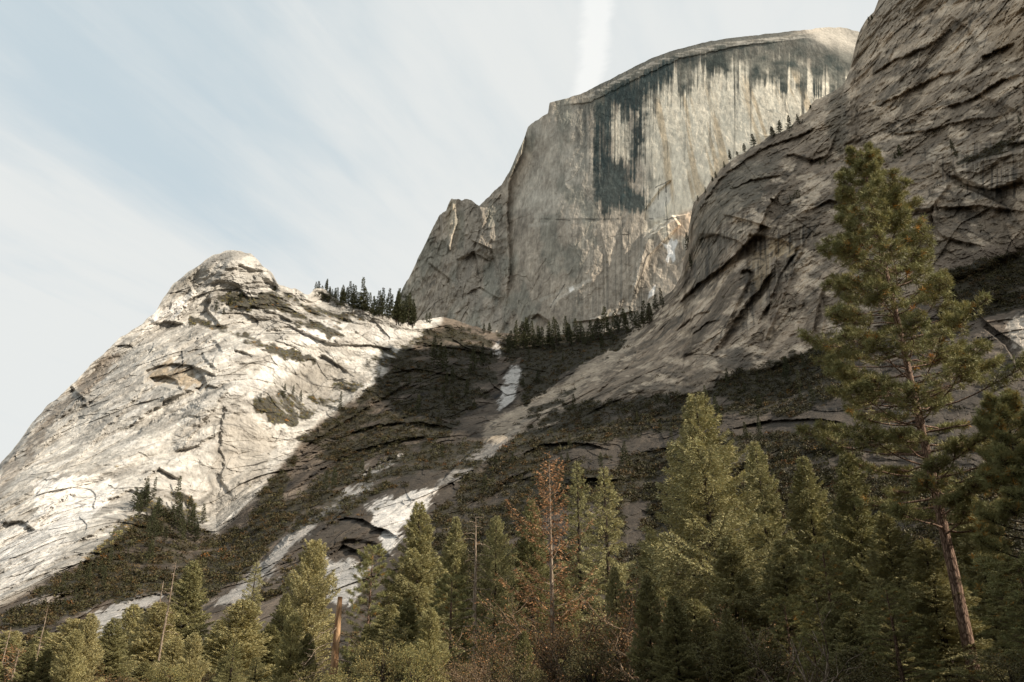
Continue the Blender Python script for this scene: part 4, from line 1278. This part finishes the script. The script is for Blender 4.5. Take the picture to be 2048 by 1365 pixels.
for i in range(36):
    x = 1010 + 290 * ((i + R2.random()) / 36)
    y = float(np.interp(x, [1010, 1100, 1200, 1300], [695, 680, 675, 640])) + R2.uniform(-6, 22)
    far_tree(x, y, R2.uniform(38, 62), 'dark conifer in the grove at the foot of the stained dome', 'conifers at the foot of the dome', wide=R2.uniform(.8, 1.1))
for x, y, h in ((1052, 690, 52), (1075, 690, 46), (1108, 685, 52), (1137, 684, 50), (1046, 700, 50), (980, 668, 30), (968, 668, 26), (860, 648, 26), (852, 648, 22), (1325, 618, 46), (1300, 640, 44), (1285, 650, 40), (1312, 625, 34),
                (868, 735, 60), (882, 740, 58), (890, 748, 50), (965, 735, 46), (945, 745, 50), (905, 770, 40), (1205, 700, 36), (1225, 690, 36)):
    far_tree(x, y, h, 'dark conifer standing apart in the gully under the stained dome', 'conifers in the gully')
for x, y, h in ((1506, 290, 27), (1545, 273, 26), (1560, 266, 26), (1578, 260, 30), (1597, 243, 18), (1488, 300, 18), (1460, 318, 20), (1448, 335, 14), (1432, 355, 14), (1425, 362, 12), (1410, 385, 10), (1396, 400, 12), (1474, 310, 10), (1736, 42, 10), (1744, 38, 11), (1620, 216, 10)):
    far_tree(x, y + 4, h * 1.35, 'tiny conifer on the skyline ridge of the right cliff', 'conifers on the cliff ridge', dy=-2, wide=1.2)
for x, y, h in ((1802, 318, 42), (1790, 320, 24), (1906, 302, 34), (1914, 318, 30), (1932, 372, 22), (2040, 250, 22), (2016, 272, 14), (1884, 62, 12), (1376, 500, 40), (1382, 540, 36), (1640, 330, 14), (1652, 332, 14), (1582, 404, 14), (1600, 396, 12)):
    far_tree(x, y, h, 'dark conifer clinging to a ledge of the right cliff', 'conifers on ledges of the right cliff')
for i in range(78):
    while True:
        x = R2.uniform(440, 1700); y = R2.uniform(690, 1010)
        c = int((x - PX0) / (PX1 - PX0) * (NC - 1)); t = int(np.searchsorted(-PYg[:, c], -y))
        if t < NR * .97 and dens2[t, c] > .6 and w_left[t, c] < .3: break
    far_tree(x, y, R2.uniform(14, 44), 'dark conifer among the brush of the middle slope', 'conifers on the brushy slope')
for i in range(20):
    x = R2.uniform(120, 300); y = float(np.interp(x, [120, 300], [1190, 1080])) + R2.uniform(-10, 50)
    far_tree(x, y, R2.uniform(16, 40), 'conifer in the brush below the pale peak on the left', 'conifers in the brush on the left')
for i in range(32):
    x = R2.uniform(265, 405); y = R2.uniform(1000, 1090)
    far_tree(x, y, R2.uniform(30, 52), 'conifer in the grove at the lower right foot of the pale peak', 'conifers below the pale peak')

# ---------------------------------------------------------------- near trees
firs = [conifer('fir', 25, 4.4, 30 + k, M_FIR, M_BARK, base=.08, n_br=230, per_m=180, twig=.45, power=.8, droop=.18 + .08 * k, upturn=.15 + .05 * k, blade_l=.27, blade_w=.065,
                irregular=.28 + .05 * k, gaps=.08) for k in range(3)]
feath = conifer('feathery_fir', 24, 5.6, 40, M_FIR, M_BARK, base=.1, n_br=190, twig=.45, per_m=180, power=.72, droop=.28, upturn=.2, blade_l=.25, blade_w=.055, irregular=.42, gaps=.16, hang=.5)
sparse = conifer('sparse_fir', 24, 4.2, 41, M_FIR, M_BARK, base=.12, n_br=125, per_m=110, twig=.36, power=.8, droop=.15, upturn=.05, blade_l=.25, blade_w=.06, irregular=.4, gaps=.25)
cedar = conifer('cedar', 22, 4.0, 42, M_FIRY, M_BARK, base=.05, n_br=230, per_m=150, twig=.45, power=.68, droop=.1, upturn=.35, blade_l=.22, blade_w=.08, irregular=.3, gaps=.06, hang=.1)
cedar2 = conifer('cedar', 22, 4.4, 43, M_FIRY, M_BARK, base=.05, n_br=220, per_m=150, twig=.45, power=.6, droop=.1, upturn=.4, blade_l=.22, blade_w=.08, irregular=.35, gaps=.08, hang=.1)
ypine = pine('young_pine', 20, 3.2, 50, M_PINE, M_PBARK, base=.12, n_br=110, tufts=16, needles=24, nl=.32, nw=.03, shape=[.9, 1, .95, .8, .65, .5, .35, .12])

G = {'f0': firs[0], 'f1': firs[1], 'f2': firs[2], 'fe': feath, 'sp': sparse, 'c': cedar, 'c2': cedar2, 'p': ypine}
HT = {'f0': (25, 4.4), 'f1': (25, 4.4), 'f2': (25, 4.4), 'fe': (24, 5.6), 'sp': (24, 4.2), 'c': (22, 4.0), 'c2': (22, 4.4), 'p': (20, 3.2)}
KN = {'f0': 'fir_tree', 'f1': 'fir_tree', 'f2': 'fir_tree', 'fe': 'fir_tree', 'sp': 'fir_tree', 'c': 'cedar_tree', 'c2': 'cedar_tree', 'p': 'pine_tree'}

NEAR = [  # kind, top px, top py, distance, crown radius in px at its widest, label
    ('fe', 1392, 790, 62, 165, 'tall feathery pale green fir left of the big pine, tallest of the firs'),
    ('f1', 1510, 884, 78, 85, 'narrow fir just right of the tall feathery fir'),
    ('f0', 1604, 914, 66, 95, 'fir with a bright silvery green tip midway between feathery fir and big pine'),
    ('f2', 1690, 908, 60, 100, 'dark fir whose rounded top touches the left side of the big pine'),
    ('f0', 1768, 1030, 52, 110, 'dark fir in front of the lower trunk of the big pine'),
    ('sp', 1152, 925, 84, 80, 'thin open fir right behind the rusty dying conifer'),
    ('sp', 1207, 935, 80, 95, 'open layered fir second to the right of the rusty dying conifer'),
    ('f1', 1062, 1000, 92, 75, 'green fir behind the left side of the rusty dying conifer'),
    ('fe', 992, 1034, 88, 72, 'grey green fir right beside the bare snag in the middle'),
    ('f0', 912, 1034, 88, 62, 'slim fir left beside the bare snag in the middle'),
    ('f2', 842, 1006, 78, 88, 'broad full fir below the pale slab with tree shadows'),
    ('p', 745, 1093, 76, 58, 'open pine with a visible thin trunk right of the broken stub'),
    ('c2', 630, 1083, 88, 72, 'dense blunt topped conifer left above the broken stub'),
    ('sp', 514, 1124, 95, 52, 'thin conifer with a ragged top left of the dense blunt conifer'),
    ('f0', 572, 1188, 84, 55, 'small pointed fir between the blunt conifer and the ragged thin one'),
    ('c', 490, 1200, 66, 82, 'yellow green round headed conifer near the bottom left of centre'),
    ('f1', 388, 1122, 92, 72, 'fir just right of the forked dead spars on the left'),
    ('c', 322, 1206, 72, 76, 'yellow green bushy conifer under the dead spars on the left'),
    ('c', 268, 1210, 84, 50, 'yellowing small conifer left of the bushy yellow green one'),
    ('c2', 160, 1240, 80, 80, 'broad grey green conifer near the lower left corner'),
    ('f2', 85, 1262, 84, 56, 'fir second from the left edge of the forest'),
    ('f0', 20, 1275, 86, 62, 'fir at the left edge of the forest'),
    ('f1', 440, 1240, 78, 60, 'fir filling the gap left of the round headed conifer'),
    ('f2', 545, 1250, 70, 70, 'fir low in front between round headed conifer and broken stub'),
    ('p', 905, 1150, 58, 66, 'dark young pine with long needles low in front of the slim fir'),
    ('f0', 780, 1210, 66, 80, 'dark fir low in front of the broad full fir'),
    ('f1', 1300, 1060, 74, 75, 'dark fir between the open layered fir and the tall feathery fir'),
    ('f2', 1455, 1075, 52, 110, 'dark shaded fir at the foot of the tall feathery fir'),
    ('f0', 1560, 1080, 50, 90, 'dark shaded fir behind the pale leafless shrub'),
    ('p', 1640, 1090, 44, 80, 'dark shaded pine right behind the pale leafless shrub'),
    ('f2', 1850, 1080, 48, 110, 'dark fir just behind the lower trunk of the big pine'),
    ('p', 1770, 1180, 36, 80, 'small dark pine in the lower right left of the big trunk'),
    ('f0', 1930, 985, 60, 110, 'dark fir on the right behind the big pine'),
    ('p', 2030, 1120, 34, 120, 'dark young pine in the lower right corner'),
    ('f1', 1385, 1200, 44, 95, 'low dark fir in the undergrowth right of the rusty conifer'),
    ('f2', 1700, 1225, 38, 80, 'low dark fir in the undergrowth left of the small dark pine'),
    ('f1', 1250, 1180, 56, 80, 'low dark fir right of the brown leafed trees'),
    ('f0', 1130, 1160, 72, 70, 'fir half hidden behind the brown leafed trees'),
]
for i, (k, px, py, Y, rpx, lab) in enumerate(NEAR):
    loc, hh = foot(px, py, Y)
    h0, r0_ = HT[k]
    rad = rpx / F * math.hypot(Y, loc[0]) * .95
    put(KN[k], G[k], loc, lab, 'tree', 'trees of the near forest', rnd.uniform(0, 6.28), (rad / r0_, rad / r0_, hh / h0))

# more trees in front that close the lower part of the forest
for i in range(44):
    px = 10 + i * 47.5 + R2.uniform(-20, 20)
    py = R2.uniform(1215, 1330) if px < 760 else R2.uniform(1130, 1270)
    Y = R2.uniform(44, 66) if px < 1250 else R2.uniform(30, 50)
    k = R2.choice(['f0', 'f1', 'f2', 'c', 'sp', 'f1'] if px < 900 else ['f0', 'f1', 'f2', 'sp', 'p', 'f0'])
    if 630 < px < 730: continue
    if 900 < px < 1200: py = R2.uniform(1255, 1310)
    if 1790 < px < 2030: Y = R2.uniform(56, 70)
    loc, hh = foot(px, py, Y)
    h0, r0_ = HT[k]
    rad = R2.uniform(36, 62) / F * Y * (1.3 if px > 1250 else 1)
    put(KN[k], G[k], loc, 'low conifer in the front of the near forest', 'tree', 'low conifers in the front of the forest', R2.uniform(0, 6.28), (rad / r0_, rad / r0_, hh / h0))

# trees further back that close the gaps at the bottom of the forest
for i in range(34):
    px = 20 + i * 62 + R2.uniform(-20, 20); py = R2.uniform(1250, 1300) if px < 760 else R2.uniform(1190, 1290)
    Y = R2.uniform(100, 125)
    k = R2.choice(['f0', 'f1', 'f2', 'c2', 'fe'])
    loc, hh = foot(px, py, Y)
    h0, r0_ = HT[k]
    rad = R2.uniform(55, 75) / F * Y
    put(KN[k], G[k], loc, 'low conifer filling the back of the near forest', 'tree', 'low conifers at the back of the forest', R2.uniform(0, 6.28), (rad / r0_, rad / r0_, hh / h0))

# the big pine
loc, hh = foot(1722, 310, 46)
big = pine('big_pine', hh, 5.5, 61, M_PINE, M_PBARK, base=.27, n_br=190, tufts=56, needles=24, nl=.34, nw=.034, r0=.34, orange=.02,
           shape=[.6, .9, 1.0, .88, .64, .45, .28, .08], sparse=.14)
put('pine_tree', big, loc, 'big ponderosa pine with a pinkish trunk, tallest tree in the picture', 'tree')
loc, hh = foot(2000, 800, 40)
big2 = pine('side_pine', hh, 3.3, 62, M_PINE, M_BARK, base=.2, n_br=120, tufts=62, needles=22, nl=.30, nw=.022, r0=.3, orange=.05)
put('pine_tree', big2, loc, 'pine with a dark trunk at the right edge behind the big pine', 'tree')

# rusty dying conifer
loc, hh = foot(1099, 930, 58)
ru = conifer('rusty_conifer', hh, 2.9, 71, M_ORANGE, M_DEAD, base=.25, n_br=90, per_m=26, twig=.2, power=.5, droop=.05, upturn=.45, blade_l=.26, blade_w=.07, irregular=.6, gaps=.3, r0=.2)
put('conifer', ru, loc, 'thin dying conifer with rusty orange needles in the middle of the forest', 'tree')


def dead(px, py, Y, label, seed, **kw):
    loc, hh = foot(px, py, Y)
    a = snag('snag', hh, seed, M_DEAD, **kw)
    put('dead_tree', (a.mesh('snag_trunk', kw.get('mat2', M_DEAD), True), None), loc, label, 'dead tree')


dead(956, 1034, 68, 'bare grey snag with drooping dead limbs in the middle of the forest', 81, r0=.24, n_br=40, bl=3.4, lo=.3, droop=.35)
dead(350, 1122, 70, 'tall dead spar with bare side limbs on the left', 82, r0=.12, n_br=16, bl=2.0, lo=.5, droop=.4)
dead(327, 1162, 72, 'shorter dead spar beside the tall one on the left', 83, r0=.09, n_br=12, bl=1.6, lo=.5, droop=.4)
dead(99, 1212, 76, 'thin white dead spar near the lower left corner', 84, r0=.08, n_br=12, bl=1.3, lo=.5, droop=.3)
dead(22, 1255, 72, 'thin dead spar at the left edge', 85, r0=.07, n_br=10, bl=1., lo=.5, droop=.3)
loc, hh = foot(680, 1194, 54)
rs_ = np.random.RandomState(86)
tk, _ = trunk_mesh(hh, .17, M_STUB, rs_, 9, .006, .15)
a = snag('stub', hh * .93, 86, M_DEAD, r0=.1, n_br=24, bl=3.6, lo=.3, droop=.8, rtop=.08, side=math.pi, hi=.85, sub=7)
put('dead_tree', (tk.mesh('stub_trunk', M_STUB, True), a.mesh('stub_limbs', M_DEAD, True)), loc, 'broken off orange trunk stub with drooping bare branches', 'dead tree', parts=('trunk', 'dead_limbs'))
# thin dry conifer in the corner
loc, hh = foot(38, 1300, 50)
dc = conifer('dry_conifer', hh, 2.2, 72, M_BROWN, M_DEAD, base=.3, n_br=60, per_m=14, power=.6, droop=.1, upturn=.1, blade_l=.2, blade_w=.04, irregular=.4, gaps=.3, r0=.1)
put('conifer', dc, loc, 'dry brown conifer with thin twigs in the lower left corner', 'tree')

# broadleaf trees and shrubs
tw = [twiggy('twiggy', 10, 3.2, 300 + k, M_TWIG, M_BROWN, 3600, .13, 6, 4, .6) for k in range(3)]
oak = [bushy('oak', 9, 3.4, 310 + k, M_OAK, M_BARK, 9000, .17) for k in range(2)] + [bushy('oak', 9, 3.6, 315 + k, M_OAK_SHADED, M_BARK, 9000, .17) for k in range(2)]
BROAD = [('t', 1010, 1190, 48, 'brown twiggy tree right of the bare snag'), ('t', 1090, 1170, 52, 'brown leafed tree left beside the rusty conifer trunk'),
         ('t', 1170, 1110, 50, 'brown leafed tree with dark forked stems right of the rusty conifer'), ('t', 1262, 1130, 48, 'brown leafed tree below the open layered fir'),
         ('t', 1440, 1110, 50, 'brown twiggy tree in front of the tall feathery fir'), ('t', 960, 1250, 44, 'low brown shrub in front of the bare snag'),
         ('t', 1320, 1200, 42, 'brown shrub in the dark undergrowth'), ('t', 1480, 1190, 40, 'twiggy brown shrub left of the pale leafless shrub'),
         ('t', 70, 1305, 56, 'orange brown shrub in the lower left corner'), ('t', 150, 1290, 56, 'orange leafed tree below the broad grey green conifer'), ('t', 230, 1300, 52, 'rusty leafed shrub second from the broad conifer'),
         ('t', 420, 1290, 60, 'tan leafed shrub left of the round headed conifer'),
         ('o', 700, 1320, 40, 'olive round oak below the broken stub'), ('o', 830, 1290, 42, 'olive oak at the foot of the broad full fir'), ('o', 640, 1340, 40, 'olive oak crown at the bottom edge left of the stub'),
         ('o', 345, 1330, 44, 'dark green oak at the bottom edge on the left'), ('o', 770, 1250, 52, 'olive oak right of the broken stub'), ('o', 1180, 1290, 38, 'dark oak at the bottom right of the rusty conifer'),
         ('o', 1350, 1270, 34, 'dark oak low in the undergrowth right of centre'), ('o', 1480, 1280, 32, 'dark oak left of the pale leafless shrub'),
         ('o', 1690, 1300, 30, 'dark oak at the bottom right of the pale leafless shrub'), ('o', 1840, 1300, 52, 'dark oak at the foot of the big trunk'), ('o', 1040, 1320, 38, 'dark oak at the bottom centre'),
         ('o', 2010, 1310, 26, 'dark oak in the bottom right corner')]
for i, (k, px, py, Y, lab) in enumerate(BROAD):
    loc, hh = foot(px, py, Y)
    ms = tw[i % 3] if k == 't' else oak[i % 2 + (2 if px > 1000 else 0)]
    h0 = 10 if k == 't' else 9
    sc = hh / h0
    s2 = max(sc, .45) * (1.0 if k == 't' else 1.0)
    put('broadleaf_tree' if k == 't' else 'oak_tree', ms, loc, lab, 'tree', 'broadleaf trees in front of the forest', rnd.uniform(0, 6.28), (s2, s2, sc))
loc, hh = foot(1575, 1170, 30)
bare = twiggy('bare_shrub', hh, 1.6, 330, M_DEAD, None, stems=6, depth=3, spread=.35)
put('bare_shrub', bare, loc, 'pale leafless shrub with many thin stems in the dark lower right', 'shrub')

# tall conifers standing outside the right edge of the view: they shade the lower right of the forest
for i, (x, y, hgt) in enumerate(((46, 30, 30), (50, 18, 33), (54, 42, 32), (60, 8, 34), (62, 30, 35), (66, 52, 33), (70, 20, 36), (74, 42, 36), (78, 5, 36), (82, 32, 38), (58, -6, 33), (84, 56, 36), (90, 20, 38), (94, 44, 39), (70, -8, 36), (100, 30, 40))):
    k = ('f0', 'fe', 'f1', 'f2')[i % 4]
    h0, r0_ = HT[k]
    put('fir_tree', G[k], (x, y, -.3), 'tall fir outside the right edge of the picture', 'tree', 'firs outside the right edge', R2.uniform(0, 6.28), (1.45, 1.45, hgt / h0))

for i in range(15):
    y = 2 + i * 4.4
    if 35 < y < 47: continue
    k = ('f0', 'f2', 'fe')[i % 3]; h0, r0_ = HT[k]; hgt = R2.uniform(25, 31)
    put('fir_tree', G[k], (.87 * y + 9 + R2.uniform(0, 4), y, -.3), 'tall fir outside the right edge of the picture', 'tree', 'firs outside the right edge', R2.uniform(0, 6.28), (1.3, 1.3, hgt / h0))
# unseen firs added behind the camera to block skylight on the forest
for i in range(26):
    x = -62 + i * 4.6 + R2.uniform(-1.5, 1.5); y = -9 - 12 * R2.random() - (6 if abs(x) > 30 else 0)
    k = ('f1', 'f2', 'f0')[i % 3]; h0, r0_ = HT[k]; hgt = R2.uniform(24, 36)
    put('fir_tree', G[k], (x, y, -.3), 'tall unseen fir added behind the viewer to block skylight', 'tree', 'unseen firs added behind the viewer', R2.uniform(0, 6.28), (1.3, 1.3, hgt / h0))
